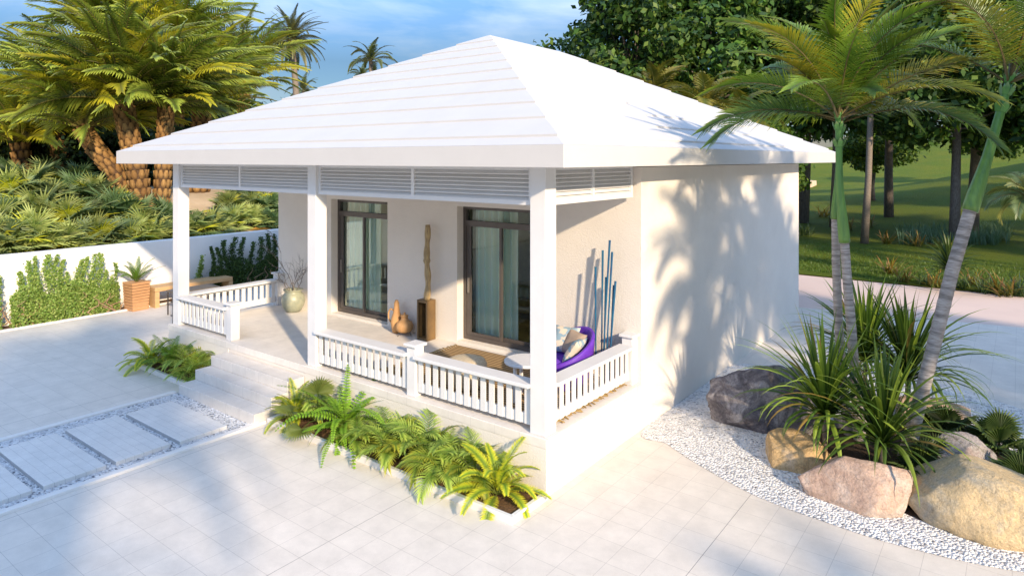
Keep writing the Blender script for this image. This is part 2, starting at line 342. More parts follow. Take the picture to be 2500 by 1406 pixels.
# gravel path with stepping slabs
sheet('gravel_path',[(-6.15,-22),(-4.12,-22),(-4.12,-.6),(-6.15,-.6)],.006,M['gravel'])
for x,l in ((-6.19,'thin white kerb along the garden wall side of the gravel path'),(-4.11,'thin white kerb along the house planter side of the gravel path')):
    b=MB(); b.box(x-.045,x+.045,-22,-.79 if x<-5 else -.62,-.01,.03)
    o=tag(b.build('path_kerb',M['curb']),l,'kerb','kerbs edging the gravel path')
    m_=o.modifiers.new('b','BEVEL'); m_.width=.006
slabl=['stepping slab on the gravel path nearest the porch steps','second stepping slab from the porch steps, in shade','third stepping slab from the porch steps','fourth stepping slab from the porch steps, cut by the left picture edge','stepping slab next beyond the picture edge','stepping slab farther down the gravel path']
for k in range(4):
    b=MB(); b.box(0,1.48,0,.615,.0,.05); o=b.build('stepping_slab',M['slab']); o.location=(-5.80+(.03 if k==0 else 0),-1.66-.714*k,0)
    tag(o,slabl[k],'paving slab','stepping slabs on the gravel path')
    m_=o.modifiers.new('b','BEVEL'); m_.width=.005
# curved gravel bed to the right
def smooth_poly(P,n=8):
    out=[]; k=len(P)
    for i in range(k):
        p0,p1,p2,p3=[Vector((*P[(i+d)%k],0)) for d in (-1,0,1,2)]
        for j in range(n):
            t=j/n; q=.5*((2*p1)+(p2-p0)*t+(2*p0-5*p1+4*p2-p3)*t*t+(3*p1-p0-3*p2+p3)*t**3); out.append((q.x,q.y))
    return out
bedP=[(-.0,2.29),(.45,1.98),(.93,1.70),(1.67,1.37),(2.35,1.255),(3.05,1.235),(3.95,1.43),(5.2,2.1),(6.0,3.3),(6.0,4.6),(5.2,5.5),(3.95,6.06),(3.1,6.57),(2.0,6.75),(1.2,6.35),(.53,5.95),(0,5.42)]
sp=smooth_poly(bedP[:]); sp=[(max(0.003,x),y) for x,y in sp]
b=MB(); cc=b.vert((2.6,3.8,.045)); ring2=[b.vert((x+(2.6-x)*.08,y+(3.8-y)*.08,.024)) for x,y in sp]; ring=[b.vert((x,y,.004)) for x,y in sp]
for i in range(len(sp)):
    j=(i+1)%len(sp); b.face((ring[i],ring[j],ring2[j],ring2[i])); b.face((ring2[i],ring2[j],cc))
struct(b.build('gravel_bed',M['bed'],smooth=True))
sm=smooth_poly([(1.95,2.5),(2.6,2.0),(3.1,1.75),(3.75,1.62),(4.4,2.1),(4.3,3.4),(3.7,4.6),(2.8,4.9),(2.0,4.3),(1.7,3.3)],6)
b=MB(); cc=b.vert((2.9,3.1,.16)); ring=[b.vert((x,y,.015)) for x,y in sm]; r2=[b.vert((x*.55+2.9*.45,y*.55+3.1*.45,.13)) for x,y in sm]
for i in range(len(sm)):
    j=(i+1)%len(sm); b.face((ring[i],ring[j],r2[j],r2[i])); b.face((r2[i],r2[j],cc))
struct(b.build('soil_mound',M['dsoil'],smooth=True))

# ------------------------------------------------------------------ house
house=thing('house','white single storey garden house with stepped hip roof and open front porch','house')
def hb(name,fn,m,bevel=0,parent=house,smooth=False):
    b=MB(); fn(b); o=b.build(name,m,parent,smooth)
    if bevel: x=o.modifiers.new('b','BEVEL'); x.width=bevel; x.segments=2; x.limit_method='ANGLE'
    return o
hb('foundation',lambda b:(b.box(-8.05,-6.1,0.004,2.18,-.02,.5),b.box(-6.1,-4.1,.012,2.18,-.02,.5),b.box(-4.1,-.003,.004,2.18,-.02,.5)),M['plaster'])
hb('terrace_floor',lambda b:b.box(-8.05,0,0,2.18,.5,.6),M['terr'],.006)
D1=(-6.34,-4.80); D2=(-3.19,-1.60); DT=2.76; WY=2.18; TH=.24
def walls(b):
    for x0,x1 in ((-8.02,D1[0]),(D1[1],D2[0]),(D2[1],0)): b.box(x0,x1,WY,WY+TH,-.02,3.40)
    for d in (D1,D2): b.box(d[0],d[1],WY,WY+TH,DT,3.40); b.box(d[0],d[1],WY+.004,WY+TH,-.02,.64)
    b.box(-.24,0,WY+TH,9.94,-.02,3.40); b.box(-8.02,-7.78,WY+TH,9.94,-.02,3.40); b.box(-7.78,-.24,9.7,9.94,-.02,3.40)
hb('wall',walls,M['plaster'])
hb('interior_floor',lambda b:b.box(-7.77,-.25,WY+TH+.001,9.69,.55,.615),M['wood'])
hb('interior_wall',lambda b:(b.box(-7.77,-.25,6.6,6.7,.616,3.3),b.box(-4.1,-4.0,WY+TH+.01,6.59,.616,3.3)),M['inwall'])
# roof: hip in courses
RX0,RX1,RY0,RY1=-9.20,.465,-.385,11.80
HALF=(RX1-RX0)/2; RC=(RX0+RX1)/2
def roof(b):
    nC=10; prof=[(0,3.645)]; z=3.645; s=0
    ins=[.2]+[(HALF-.2)/nC*(i+1)+.2 for i in range(nC)]
    rise=5.93-3.645; rs=.025; sl=(rise-rs*nC)/HALF
    for k,i1 in enumerate(ins):
        z+=(i1-s)*sl; prof.append((i1,z)); s=i1
        if k<nC: z+=rs; prof.append((i1,z))
    rings=[]
    for s,z in prof:
        s=min(s,HALF-.002)
        rings.append([b.vert(p) for p in ((RX0+s,RY0+s,z),(RX1-s,RY0+s,z),(RX1-s,RY1-s,z),(RX0+s,RY1-s,z))])
    for a,c in zip(rings,rings[1:]):
        for j in range(4): b.face((a[j],a[(j+1)%4],c[(j+1)%4],c[j]))
    b.face(rings[-1])
rf=hb('roof',roof,M['roof'],.014)
def fascia(b):
    o=[(RX0,RY0),(RX1,RY0),(RX1,RY1),(RX0,RY1)]
    lo=[b.vert((x,y,3.42)) for x,y in o]; hi=[b.vert((x,y,3.644)) for x,y in o]
    for j in range(4): b.face((lo[j],lo[(j+1)%4],hi[(j+1)%4],hi[j]))
    b.face(lo[::-1])
o=hb('fascia',fascia,M['roof'],.006,rf)
# columns
for x0,x1,y0,y1 in ((-.238,-.038,.045,.25),(-4.10,-3.915,.045,.235),(-7.99,-7.785,.05,.24)):
    hb('column',lambda b:b.box(x0,x1,y0,y1,.6,3.419),M['white'],.006)
# louvre panels
def louvre(axis,a0,a1,c,mid):
    fr=MB(); sl=MB()
    def bx(b,u0,u1,v0,v1,z0,z1,):
        if axis=='x': b.box(u0,u1,v0,v1,z0,z1)
        else: b.box(v0,v1,u0,u1,z0,z1)
    z0,z1=3.01,3.418; bx(fr,a0,a1,c-.035,c+.035,z0,z0+.05); bx(fr,a0,a1,c-.035,c+.035,z1-.035,z1)
    for u in (a0,mid-.025,a1-.05): bx(fr,u,u+.05,c-.034,c+.034,z0+.05,z1-.035)
    p=fr.build('louvre_panel',M['white'],house)
    n=7
    for u0,u1 in ((a0+.05,mid-.025),(mid+.025,a1-.05)):
        for k in range(n):
            zc=z0+.05+(k+.5)*(z1-.035-z0-.05)/n; hz,hy=.026,.026; t=.005
            sgn=-1 if axis=='x' else 1
            # slats tilt down towards the outside
            P=[(-hy*sgn*-1*-1,0)]
            out=c+sgn*hy; inn=c-sgn*hy
            for (z_o,z_i) in ((zc-hz,zc+hz),):
                q=[(u0,out,z_o),(u1,out,z_o),(u1,inn,z_i),(u0,inn,z_i),(u0,out,z_o+t*2),(u1,out,z_o+t*2),(u1,inn,z_i+t*2),(u0,inn,z_i+t*2)]
                if axis!='x': q=[(y,x,z) for x,y,z in q]
                i=[sl.vert(v) for v in q]
                for f in ((0,3,2,1),(4,5,6,7),(0,1,5,4),(1,2,6,5),(2,3,7,6),(3,0,4,7)): sl.face([i[k2] for k2 in f])
    sl.build('slats',M['white'],p)
louvre('x',-7.785,-4.10,.125,-5.92); louvre('x',-3.915,-.238,.125,-2.05); louvre('y',.25,2.12,-.12,1.12)
# balustrades
def balustrade(axis,a0,a1,c,out):
    def bx(b,u0,u1,v0,v1,z0,z1):
        v0,v1=min(v0,v1),max(v0,v1)
        if axis=='x': b.box(u0,u1,v0,v1,z0,z1)
        else: b.box(v0,v1,u0,u1,z0,z1)
    b=MB(); bx(b,a0,a1,c-.11,c+.11,1.075,1.115); bx(b,a0,a1,c-.02,c+.02,1.03,1.0745)
    p=b.build('balustrade',M['white'],house); m_=p.modifiers.new('b','BEVEL'); m_.width=.006; m_.segments=2
    b=MB(); bx(b,a0,a1,c-.018,c+.018,.665,.775); b.build('bottom_rail',M['white'],p)
    n=max(3,round((a1-a0)/.125)); pit=(a1-a0)/n
    b=MB()
    for k in range(n): 
        u=a0+pit*(k+.5); bx(b,u-.036,u+.036,c+out*.019,c+out*.034,.668,1.073)
    q=b.build('balusters',M['white'],p); q['label']='row of flat white balusters'
    return p
balustrade('x',-3.915,-2.115,.115,-1); balustrade('x',-1.965,-.238,.115,-1); balustrade('x',-7.785,-6.26,.115,-1)
balustrade('y',.25,2.03,-.125,1); balustrade('y',.24,2.03,-7.90,1)
def newel(x,y,w,zt,cap=True):
    b=MB(); b.box(x-w,x+w,y-w,y+w,.6,zt); 
    p=b.build('newel_post',M['white'],house); m_=p.modifiers.new('b','BEVEL'); m_.width=.005
    if cap:
        b=MB(); b.box(x-w-.03,x+w+.03,y-w-.03,y+w+.03,zt,zt+.035); q=b.build('cap',M['white'],p); m_=q.modifiers.new('b','BEVEL'); m_.width=.006
newel(-2.04,.13,.075,1.205); newel(-6.185,.135,.075,1.165); newel(-.125,2.105,.075,1.21); newel(-7.90,2.105,.075,1.21)
# steps
for k,(y,z) in enumerate(((-.78,.15),(-.53,.30),(-.28,.45))):
    hb('step',lambda b:b.box(-6.1,-4.1,y,-.002 if k==2 else (-.53,-.28)[k]+.3,(-.01,.151,.301)[k],z),M['step'],.006)
# sliding doors
def door(x0,x1):
    y=WY+.16; z0=.64; z1=DT
    b=MB(); b.box(x0,x0+.06,y-.01,y+.07,z0,z1); b.box(x1-.06,x1,y-.01,y+.07,z0,z1); b.box(x0+.06,x1-.06,y-.01,y+.07,z0,z0+.07); b.box(x0+.06,x1-.06,y-.01,y+.07,z1-.055,z1)
    b.box(x0+.06,x1-.06,y-.012,y+.068,2.44,2.53)
    d=b.build('sliding_door',M['bronze'],house)
    xm=(x0+x1)/2-.06
    b=MB(); b.box(x0+.061,x0+.155,y+.0,y+.04,z0+.071,2.439); b.box(xm-.01,xm+.035,y+.0,y+.04,z0+.071,2.439); b.box(x0+.155,xm-.01,y,y+.04,z0+.071,z0+.12)
    b.box(xm+.036,x1-.061,y+.045,y+.066,z0+.071,z0+.12); b.box(x1-.10,x1-.061,y+.045,y+.066,z0+.12,2.439)
    b.build('leaf_frame',M['bronze'],d)
    for q in ((x0+.155,xm-.01,y+.018,y+.022,z0+.12,2.439),(xm+.036,x1-.10,y+.054,y+.058,z0+.12,2.439),(x0+.061,x1-.061,y+.03,y+.034,2.531,z1-.056)):
        b=MB(); b.box(*q); b.build('pane',M['glass'],d)
    b=MB(); b.box(x0+.10,x0+.125,y-.025,y-.001,1.38,1.62); b.build('handle',mat('door_handle',(.3,.27,.24),None,5,.35,0,spec=.6,metal=.6),d)
door(*D1); door(*D2)
# hinge bar by the left column
b=MB(); b.box(-8.03,-8.005,.06,.10,.605,1.14); b.box(-8.12,-8.03,.07,.085,.72,.735); b.box(-8.12,-8.03,.07,.085,.96,.975)
tag(b.build('gate_post',M['iron']),'thin black iron gate post with two pins beside the left porch column','gate post')
# planting beds
def bed(x0,x1,y0,y1,l):
    t=thing('planter_bed',l,'planting bed',group='planting beds at the foot of the porch')
    b=MB(); k=.055
    b.box(x0,x1,y0,y0+k,-.01,.07); b.box(x0,x0+k,y0+k,y1,-.01,.07); b.box(x1-k,x1,y0+k,y1,-.01,.07)
    o=b.build('kerb',M['white'],t); m_=o.modifiers.new('b','BEVEL'); m_.width=.006
    b=MB(); nx,ny=40,8
    for j in range(ny+1):
        for i in range(nx+1):
            x=x0+k+(x1-x0-2*k)*i/nx; y=y0+k+(y1-y0-k)*j/ny; b.vert((x,y,.038+.02*mnoise.noise(Vector((x*5,y*5,0)))))
    for j in range(ny):
        for i in range(nx): a=j*(nx+1)+i; b.face((a,a+1,a+nx+2,a+nx+1))
    b.build('soil',M['soil'],t,True)
bed(-4.06,.03,-.62,0,'long planting bed with white kerb right of the porch steps')
bed(-8.1,-6.11,-.58,0,'shorter planting bed with white kerb left of the porch steps')

# ------------------------------------------------------------------ plants: generators
def mix(a,b,t): return tuple(a[i]+(b[i]-a[i])*t for i in range(3))
def jit(c,r,a=.15): k=1+r.uniform(-a,a); h=r.uniform(-a,a)*.5; return (c[0]*k*(1+h),c[1]*k,c[2]*k)
def frond(mb,o,az,e0,L,n,ll,lw,droop,c0,c1,r,base=.12,vup=.35,grav=.25,roll=0,rc=(.2,.2,.06),rw=.012,sw0=75,sw1=28,prof='palm',pw=1.5,seg=26):
    h=Vector((math.cos(az),math.sin(az),0)); z=Vector((0,0,1)); B0=Vector((-h.y,h.x,0))
    P=[]; p=Vector(o); sway=r.uniform(-.35,.35)
    T=[]
    for k in range(seg+1):
        s=k/seg; th=e0-droop*s**pw; az2=az+sway*s*s
        hh=Vector((math.cos(az2),math.sin(az2),0))
        t=hh*math.cos(th)+z*math.sin(th); P.append(p.copy()); T.append(t); p=p+t*(L/seg)
    mb.tube(P[::2],[rw*(1-.8*(k/seg)) for k in range(0,seg+1,2)],4,False,[rc]*len(P[::2]))
    for i in range(n):
        s=base+(1-base)*(i+.5)/n; k=min(seg-1,int(s*seg)); f=s*seg-k; q=P[k].lerp(P[k+1],f); t=T[k].lerp(T[k+1],f).normalized()
        Bv=(z.cross(t)); Bv=Bv.normalized() if Bv.length>.05 else B0
        Nv=t.cross(Bv).normalized()
        if Nv.z<0 and th>-9: Nv=Nv
        cr,sr=math.cos(roll),math.sin(roll); Bv,Nv=Bv*cr+Nv*sr,Nv*cr-Bv*sr
        u=(s-base)/(1-base)
        if prof=='palm': pl=.45+.55*math.sin(PI*min(1,u*1.05+.18))**.8 if u<.8 else .45+.55*math.sin(PI*min(1,u*1.05+.18))**.8
        elif prof=='cycad': pl=(.35+.65*min(1,u/.22))*(1-.62*max(0,(u-.5)/.5)**1.6)
        else: pl=(.5+.5*min(1,u/.15))*(1-.9*u**1.4)
        sw=R(sw0+(sw1-sw0)*u)
        for sg in (-1,1):
            v=vup*(1+r.uniform(-.3,.3)); l=ll*pl*r.uniform(.88,1.1)
            d=(t*math.cos(sw+r.uniform(-.08,.08))+(Bv*sg*math.cos(v)+Nv*math.sin(v))*math.sin(sw)).normalized()
            w=(t-d*t.dot(d)).normalized()*lw*.5
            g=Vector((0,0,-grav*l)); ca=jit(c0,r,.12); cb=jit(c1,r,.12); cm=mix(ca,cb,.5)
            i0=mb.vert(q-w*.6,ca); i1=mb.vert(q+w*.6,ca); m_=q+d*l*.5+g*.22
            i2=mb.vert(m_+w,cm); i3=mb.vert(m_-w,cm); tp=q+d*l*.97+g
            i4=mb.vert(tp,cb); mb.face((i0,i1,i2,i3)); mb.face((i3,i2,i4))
def strap(mb,o,az,e0,L,w,droop,c0,c1,r,seg=7,pw=1.6,twist=0):
    z=Vector((0,0,1)); p=Vector(o); prev=None; sway=r.uniform(-.4,.4)
    for k in range(seg+1):
        s=k/seg; th=e0-droop*s**pw; a=az+sway*s*s; h=Vector((math.cos(a),math.sin(a),0)); B=Vector((-h.y,h.x,0))
        ww=w*.5*(.75+.5*math.sin(PI*min(1,s*1.1))) * (1 if s<.7 else max(.04,(1-s)/.3)); c=mix(c0,c1,s)
        t=h*math.cos(th)+z*math.sin(th); Nn=t.cross(B)
        cur=(mb.vert(p-B*ww+Nn*ww*-.35,c),mb.vert(p,c),mb.vert(p+B*ww+Nn*ww*-.35,c))
        if prev: mb.face((prev[0],prev[1],cur[1],cur[0])); mb.face((prev[1],prev[2],cur[2],cur[1]))
        prev=cur; p=p+t*(L/seg)
def fan(mb,o,az,el,rad,c0,c1,r,n=22,spread=280,stem=.0,split=.5,droopt=.25,tipw=1):
    """palmate leaf: hub at the end of a petiole of length stem, pointing az/el"""
    h=Vector((math.cos(az),math.sin(az),0)); z=Vector((0,0,1)); d=h*math.cos(el)+z*math.sin(el)
    B=Vector((-h.y,h.x,0)); hub=Vector(o)+d*stem+Vector((0,0,-.12*stem*math.cos(el)))
    if stem>0: mb.tube([o,Vector(o)+d*stem*.5+Vector((0,0,.03*stem)),hub],[.012*rad/.4,.009*rad/.4,.007*rad/.4],4,False,[c0]*3)
    d2=(h*math.cos(el-.35)+z*math.sin(el-.35)); Nn=d2.cross(B)*-1
    if Nn.z<0: Nn=-Nn
    st=R(spread)/n
    for i in range(n):
        a=-R(spread)/2+st*(i+.5); rr=rad*(1-.28*abs(a)/PI)*r.uniform(.92,1.06)
        dr=d2*math.cos(a)+B*math.sin(a); sd=-d2*math.sin(a)+B*math.cos(a); hw=math.tan(st/2)*rad*split*1.02
        pl=Nn*(.03*rad)
        cup=Nn*(.10*rad*(1 if abs(a)<2 else .5))
        ca=jit(c0,r,.1); cb=jit(c1,r,.14); cm=mix(ca,cb,.4)
        i0=mb.vert(hub,ca); pm=hub+dr*rr*split+cup
        i1=mb.vert(pm-sd*hw-pl,cm); i2=mb.vert(pm+sd*hw-pl,cm); ip=mb.vert(pm+pl,cm)
        tip=mb.vert(hub+dr*rr+Vector((0,0,-droopt*rr*r.uniform(.5,1.5)))+cup,cb)
        mb.face((i0,i1,ip)); mb.face((i0,ip,i2)); mb.face((i1,tip,ip)); mb.face((ip,tip,i2))
GA=PI*(3-math.sqrt(5))
# ---- date palm
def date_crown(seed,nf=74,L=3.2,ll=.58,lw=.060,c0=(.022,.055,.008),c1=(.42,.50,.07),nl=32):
    r=random.Random(seed); mb=MB()
    for i in range(nf):
        u=i/nf; e0=R(86-70*u)+r.uniform(-.15,.15); az=i*GA+r.uniform(-.2,.2)
        k=r.random()
        a,b_=(c0,c1) if k<.72 else ((.20,.21,.015),(.52,.48,.03))
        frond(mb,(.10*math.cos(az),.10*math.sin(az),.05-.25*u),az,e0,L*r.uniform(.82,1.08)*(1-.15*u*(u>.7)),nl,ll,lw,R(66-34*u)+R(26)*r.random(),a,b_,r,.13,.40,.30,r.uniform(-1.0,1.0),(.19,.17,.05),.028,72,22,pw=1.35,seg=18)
    return mb
def scale_trunk(path,r0,r1,rows,per,r):
    mb=MB(); pts=[Vector(p) for p in path]
    def at(s):
        k=min(len(pts)-2,int(s*(len(pts)-1))); f=s*(len(pts)-1)-k; return pts[k].lerp(pts[k+1],f),(pts[k+1]-pts[k]).normalized()
    n=14; P=[at(i/n)[0] for i in range(n+1)]; mb.tube(P,[ (r0+(r1-r0)*i/n)*.9 for i in range(n+1)],12,True,[(.09,.05,.025)]*(n+1))
    ln=sum((b_-a).length for a,b_ in zip(pts,pts[1:])); dz=ln/rows
    for i in range(rows):
        s=(i+.2)/rows; p,t=at(s); a=Vector((1,0,0)); a=(a-t*a.dot(t)).normalized(); b_=t.cross(a); rad=r0+(r1-r0)*s
        if s<.08: rad*=1+.12*(1-s/.08)
        for k in range(per):
            th=2*PI*(k+.5*(i%2))/per+r.uniform(-.06,.06); d=a*math.cos(th)+b_*math.sin(th); sd=-a*math.sin(th)+b_*math.cos(th)
            w=PI*rad/per*.98; lip=rad*(1.10+r.uniform(0,.10)); base=p-t*dz*.15
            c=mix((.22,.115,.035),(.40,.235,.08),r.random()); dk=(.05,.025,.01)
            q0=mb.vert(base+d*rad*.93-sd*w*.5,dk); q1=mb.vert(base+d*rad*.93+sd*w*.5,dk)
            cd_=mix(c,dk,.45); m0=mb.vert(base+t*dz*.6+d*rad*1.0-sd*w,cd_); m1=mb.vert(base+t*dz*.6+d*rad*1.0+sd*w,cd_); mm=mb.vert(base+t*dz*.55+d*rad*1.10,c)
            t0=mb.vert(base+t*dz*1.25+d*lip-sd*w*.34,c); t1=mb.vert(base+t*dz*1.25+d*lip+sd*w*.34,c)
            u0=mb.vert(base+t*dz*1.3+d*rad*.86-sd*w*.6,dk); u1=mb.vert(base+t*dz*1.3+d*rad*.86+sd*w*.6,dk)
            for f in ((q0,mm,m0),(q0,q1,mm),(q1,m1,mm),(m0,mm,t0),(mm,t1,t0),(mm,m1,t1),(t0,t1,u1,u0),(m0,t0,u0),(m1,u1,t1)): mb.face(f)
    return mb
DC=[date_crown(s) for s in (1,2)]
date_crown_me=[]
def date_palm(path_px,d,label,seed,sc_=1,r0=.33,r1=.27,crot=0,rows=24):
    pts=[atd(x,y,dd) for (x,y),dd in zip(path_px,d)]
    base=pts[0].copy(); base.z=bank(base.x,base.y)-.1
    loc=[p-base for p in pts]; loc[0]=Vector((0,0,0)); r=random.Random(seed)
    t=thing('date_palm',label,'palm tree',base,0,'date palms on the sand bank')
    L=(loc[-1]-loc[0]).length
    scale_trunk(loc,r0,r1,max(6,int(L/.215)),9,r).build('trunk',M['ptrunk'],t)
    k=seed%2
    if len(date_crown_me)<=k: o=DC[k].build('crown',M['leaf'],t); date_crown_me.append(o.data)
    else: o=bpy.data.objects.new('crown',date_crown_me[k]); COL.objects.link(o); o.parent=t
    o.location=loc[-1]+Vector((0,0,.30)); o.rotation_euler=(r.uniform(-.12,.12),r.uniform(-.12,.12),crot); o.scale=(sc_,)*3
    return t
date_palm([(325,478),(285,425),(235,365),(205,322)],[19.6,19.7,19.9,20],'thick date palm leaning furthest left with scaly ochre trunk',0,1.0,.25,.24,.3)
date_palm([(348,482),(335,420),(315,330),(300,255)],[19.3,19.3,19.4,19.5],'date palm with the trunk leaning slightly left beside the roof corner',1,1.05,.27,.26,1.3)
date_palm([(392,480),(398,420),(402,350),(405,270)],[19.6,19.8,20,20.2],'upright date palm standing just behind the left roof corner',2,1.0,.225,.215,2.2)
date_palm([(485,468),(488,400),(490,340),(493,275)],[23,23.2,23.3,23.4],'date palm rising behind the left roof slope, trunk cut by the roof',3,1.05,.31,.29,4)
date_palm([(40,470),(50,440),(55,400),(48,350)],[25,25,25,25],'date palm at the left picture edge, trunk hidden by its fronds',4,1.1,.31,.29,5)
date_palm([(150,470),(146,410),(148,340),(150,250)],[26,26,26,26],'taller date palm in the second row between the two leaning trunks and the edge',5,1.1,.31,.29,.9)
date_palm([(420,470),(425,380),(430,260),(440,120)],[27,27,27,27],'tall date palm at the back whose crown tops the left palm group',6,1.1,.31,.29,3.3)
date_palm([(265,470),(270,380),(275,240),(285,95)],[28,28,28,28],'tall date palm behind the trunk that leans slightly left',9,1.1,.31,.29,5.3)
date_palm([(600,470),(600,380),(600,300),(590,215)],[29,29,29,29],'date palm behind the roof with fronds reaching right over the roof slope',7,1.1,.31,.29,2.6)
# far palms
def slim_palm(px_base,px_top,d,label,nf,L,ll,seed,c0,c1,name='coconut_palm',r0=.16,droop=(70,40),e=(80,100),lw=.05,nl=34,ground=None,scl=1,group=None):
    r=random.Random(seed); a=atd(*px_base,d); c=atd(*px_top,d); base=a.copy(); base.z=ground if ground is not None else bank(a.x,a.y)-.1
    t=thing(name,label,'palm tree',base,0,group); top=c-base
    b=MB(); b.tube([(0,0,0),top*.35+Vector((.06,0,0)),top*.7+Vector((.05,0,0)),top],[r0*1.3,r0,r0*.9,r0*.8],9,True,[(.25,.21,.17)]*4); b.build('trunk',M['ring'],t,True)
    mb=MB()
    for i in range(nf):
        u=i/nf; az=i*GA+r.uniform(-.2,.2); k=r.random()
        ca,cb=(c0,c1) if k<.8 else (mix(c0,c1,.5),mix(c1,(.4,.3,.04),.5))
        frond(mb,(0,0,0),az,R(e[0]-e[1]*u)+r.uniform(-.1,.1),L*r.uniform(.85,1.1),nl,ll,lw,R(droop[0]+droop[1]*r.random()),ca,cb,r,.12,.35,.3,r.uniform(-.5,.5),(.16,.15,.04),.02,70,24,seg=16)
    o=mb.build('crown',M['leaf'],t); o.location=top
    return t
slim_palm((735,470),(713,100),40,'bushy grey green date palm against the sky left of the roof',70,2.3,.32,11,(.05,.07,.03),(.17,.19,.08),'date_palm',.20,(40,40),(88,125),.04,36)
slim_palm((905,470),(905,150),42,'coconut palm alone against the sky above the left roof slope',17,1.9,.42,12,(.05,.08,.025),(.2,.24,.08),'coconut_palm',.15,(70,45),(85,95),.06,26)
slim_palm((885,470),(884,186),46,'small palm crown just clearing the roof under the coconut palm',14,1.1,.3,13,(.05,.08,.03),(.15,.2,.08),'small_palm',.12,(50,50),(80,90),.05,20)
slim_palm((740,470),(741,222),44,'small palm crown peeping over the roof edge below the grey green date palm',26,1.35,.3,14,(.05,.08,.03),(.17,.2,.1),'small_palm',.14,(45,45),(85,115),.04,22)
# ---- fan palms on the sand bank
def fan_palm_mesh(seed,n=26,c=None):
    r=random.Random(seed); mb=MB()
    for i in range(n):
        u=i/n; az=i*GA+r.uniform(-.3,.3); el=R(80-88*u)+r.uniform(-.15,.15); k=r.random()
        if c: c0,c1=c
        elif k<.62: c0,c1=(.06,.11,.02),(.50,.56,.18)
        elif k<.85: c0,c1=(.18,.24,.012),(.62,.60,.05)
        else: c0,c1=(.04,.08,.03),(.26,.34,.15)
        if not c and u>.8 and r.random()<.35: c0,c1=(.25,.14,.03),(.45,.26,.05)
        fan(mb,(.05*math.cos(az),.05*math.sin(az),.06),az,el,r.uniform(.40,.54),c0,c1,r,17,265,r.uniform(.40,.66)*(1-.25*u),.36,.16)
    mb.tube([(0,0,-.15),(0,0,.12)],[.09,.07],7,True,[(.12,.07,.04)]*2)
    return mb
fp_src=[]
for s in range(4):
    c=((.025,.065,.025),(.18,.28,.11)) if s==3 else None
    t=thing('fan_palm','fan palm','fan palm'); fan_palm_mesh(40+s,c=c).build('leaves',M['soft'],t); fp_src.append(t)
def hit_bank(x,y):
    d=8
    while d<60:
        p=atd(x,y,d)
        if p.x<-14.1 and p.z<=bank(p.x,p.y): return p
        d+=.1
    return atd(x,y,20)
rows=[('in the row against the garden wall',[(-25,640,1.1,0),(28,632,1.0,1),(80,618,1.15,0),(120,640,1.0,2),(175,632,1.05,1),(245,632,1.15,0),(310,615,1.0,2),(372,612,1.05,1),(430,600,.95,0),(468,585,1.0,2),(520,582,.9,1),(570,560,.85,2),(622,560,.8,0),(668,566,.8,3)]),
('in the row halfway up the sand bank',[(-10,575,1.1,2),(50,572,1.0,3),(105,560,1.05,1),(165,578,1.0,0),(215,560,1.05,2),(282,560,1.25,3),(345,572,1.0,1),(402,560,.9,3),(560,532,.85,0),(610,520,.9,2),(655,528,.9,3)]),
('in the top row under the date palms',[(10,510,1.1,0),(70,500,1.1,1),(130,512,1.0,2),(185,505,1.0,3),(240,512,1.0,0),(290,520,.9,2),(585,492,.9,3),(640,486,.95,1),(20,462,1.1,3),(110,462,1.15,1),(185,462,1.1,2)])]
used=set()
for rn,lst in rows:
    for k,(x,y,s,v) in enumerate(sorted(lst)):
        p=hit_bank(x,y); kind={0:'yellow green',1:'bright green',2:'olive green',3:'dark green'}[v]
        lab=f'{kind} fan palm {rn}, {ORD[k]} from the left'
        if v not in used: o=fp_src[v]; used.add(v); o.location=p; o.rotation_euler=(0,0,rnd.uniform(0,6)); o.scale=(s*1.0,)*3; o['label']=lab; o['group']='fan palms on the sand bank'
        else: copy_to(fp_src[v],p,rnd.uniform(0,6),s*rnd.uniform(.95,1.1),lab,'fan palms on the sand bank',(rnd.uniform(-.15,.15),rnd.uniform(-.15,.15)))

# ---- broadleaf trees and dark shrubs
def leaf_cloud(lobes,n,size,seed,cols,flat=.0,down=.3,shell=.5):
    g=np.random.default_rng(seed); lo=np.array([l[:3] for l in lobes],float); rad=np.array([l[3:6] for l in lobes],float)
    w=np.prod(rad,1)**(2/3); w/=w.sum(); k=g.choice(len(lobes),n,p=w)
    d=g.normal(size=(n,3)); d/=np.linalg.norm(d,axis=1,keepdims=True)
    rr=(shell+(1-shell)*g.random(n)**.7)*(1+.16*g.normal(size=n)); P=lo[k]+d*rad[k]*rr[:,None]
    nrm=d*.7+g.normal(size=(n,3))*.65+np.array([0,0,.35]); nrm/=np.linalg.norm(nrm,axis=1,keepdims=True)
    ax=g.normal(size=(n,3))+np.array([0,0,-down*2]); ax-=nrm*np.sum(ax*nrm,1,keepdims=True); ax/=np.linalg.norm(ax,axis=1,keepdims=True)
    bx=np.cross(nrm,ax); s=size*g.uniform(.6,1.35,n)[:,None]
    V=np.stack([P-ax*s*.5,P+bx*s*.3+ax*s*-.02,P+ax*s*.55,P-bx*s*.3-ax*s*.02],1)
    cols=np.array(cols,float); ci=g.integers(0,len(cols),n); C=cols[ci]*g.uniform(.75,1.25,(n,1))
    return V,C
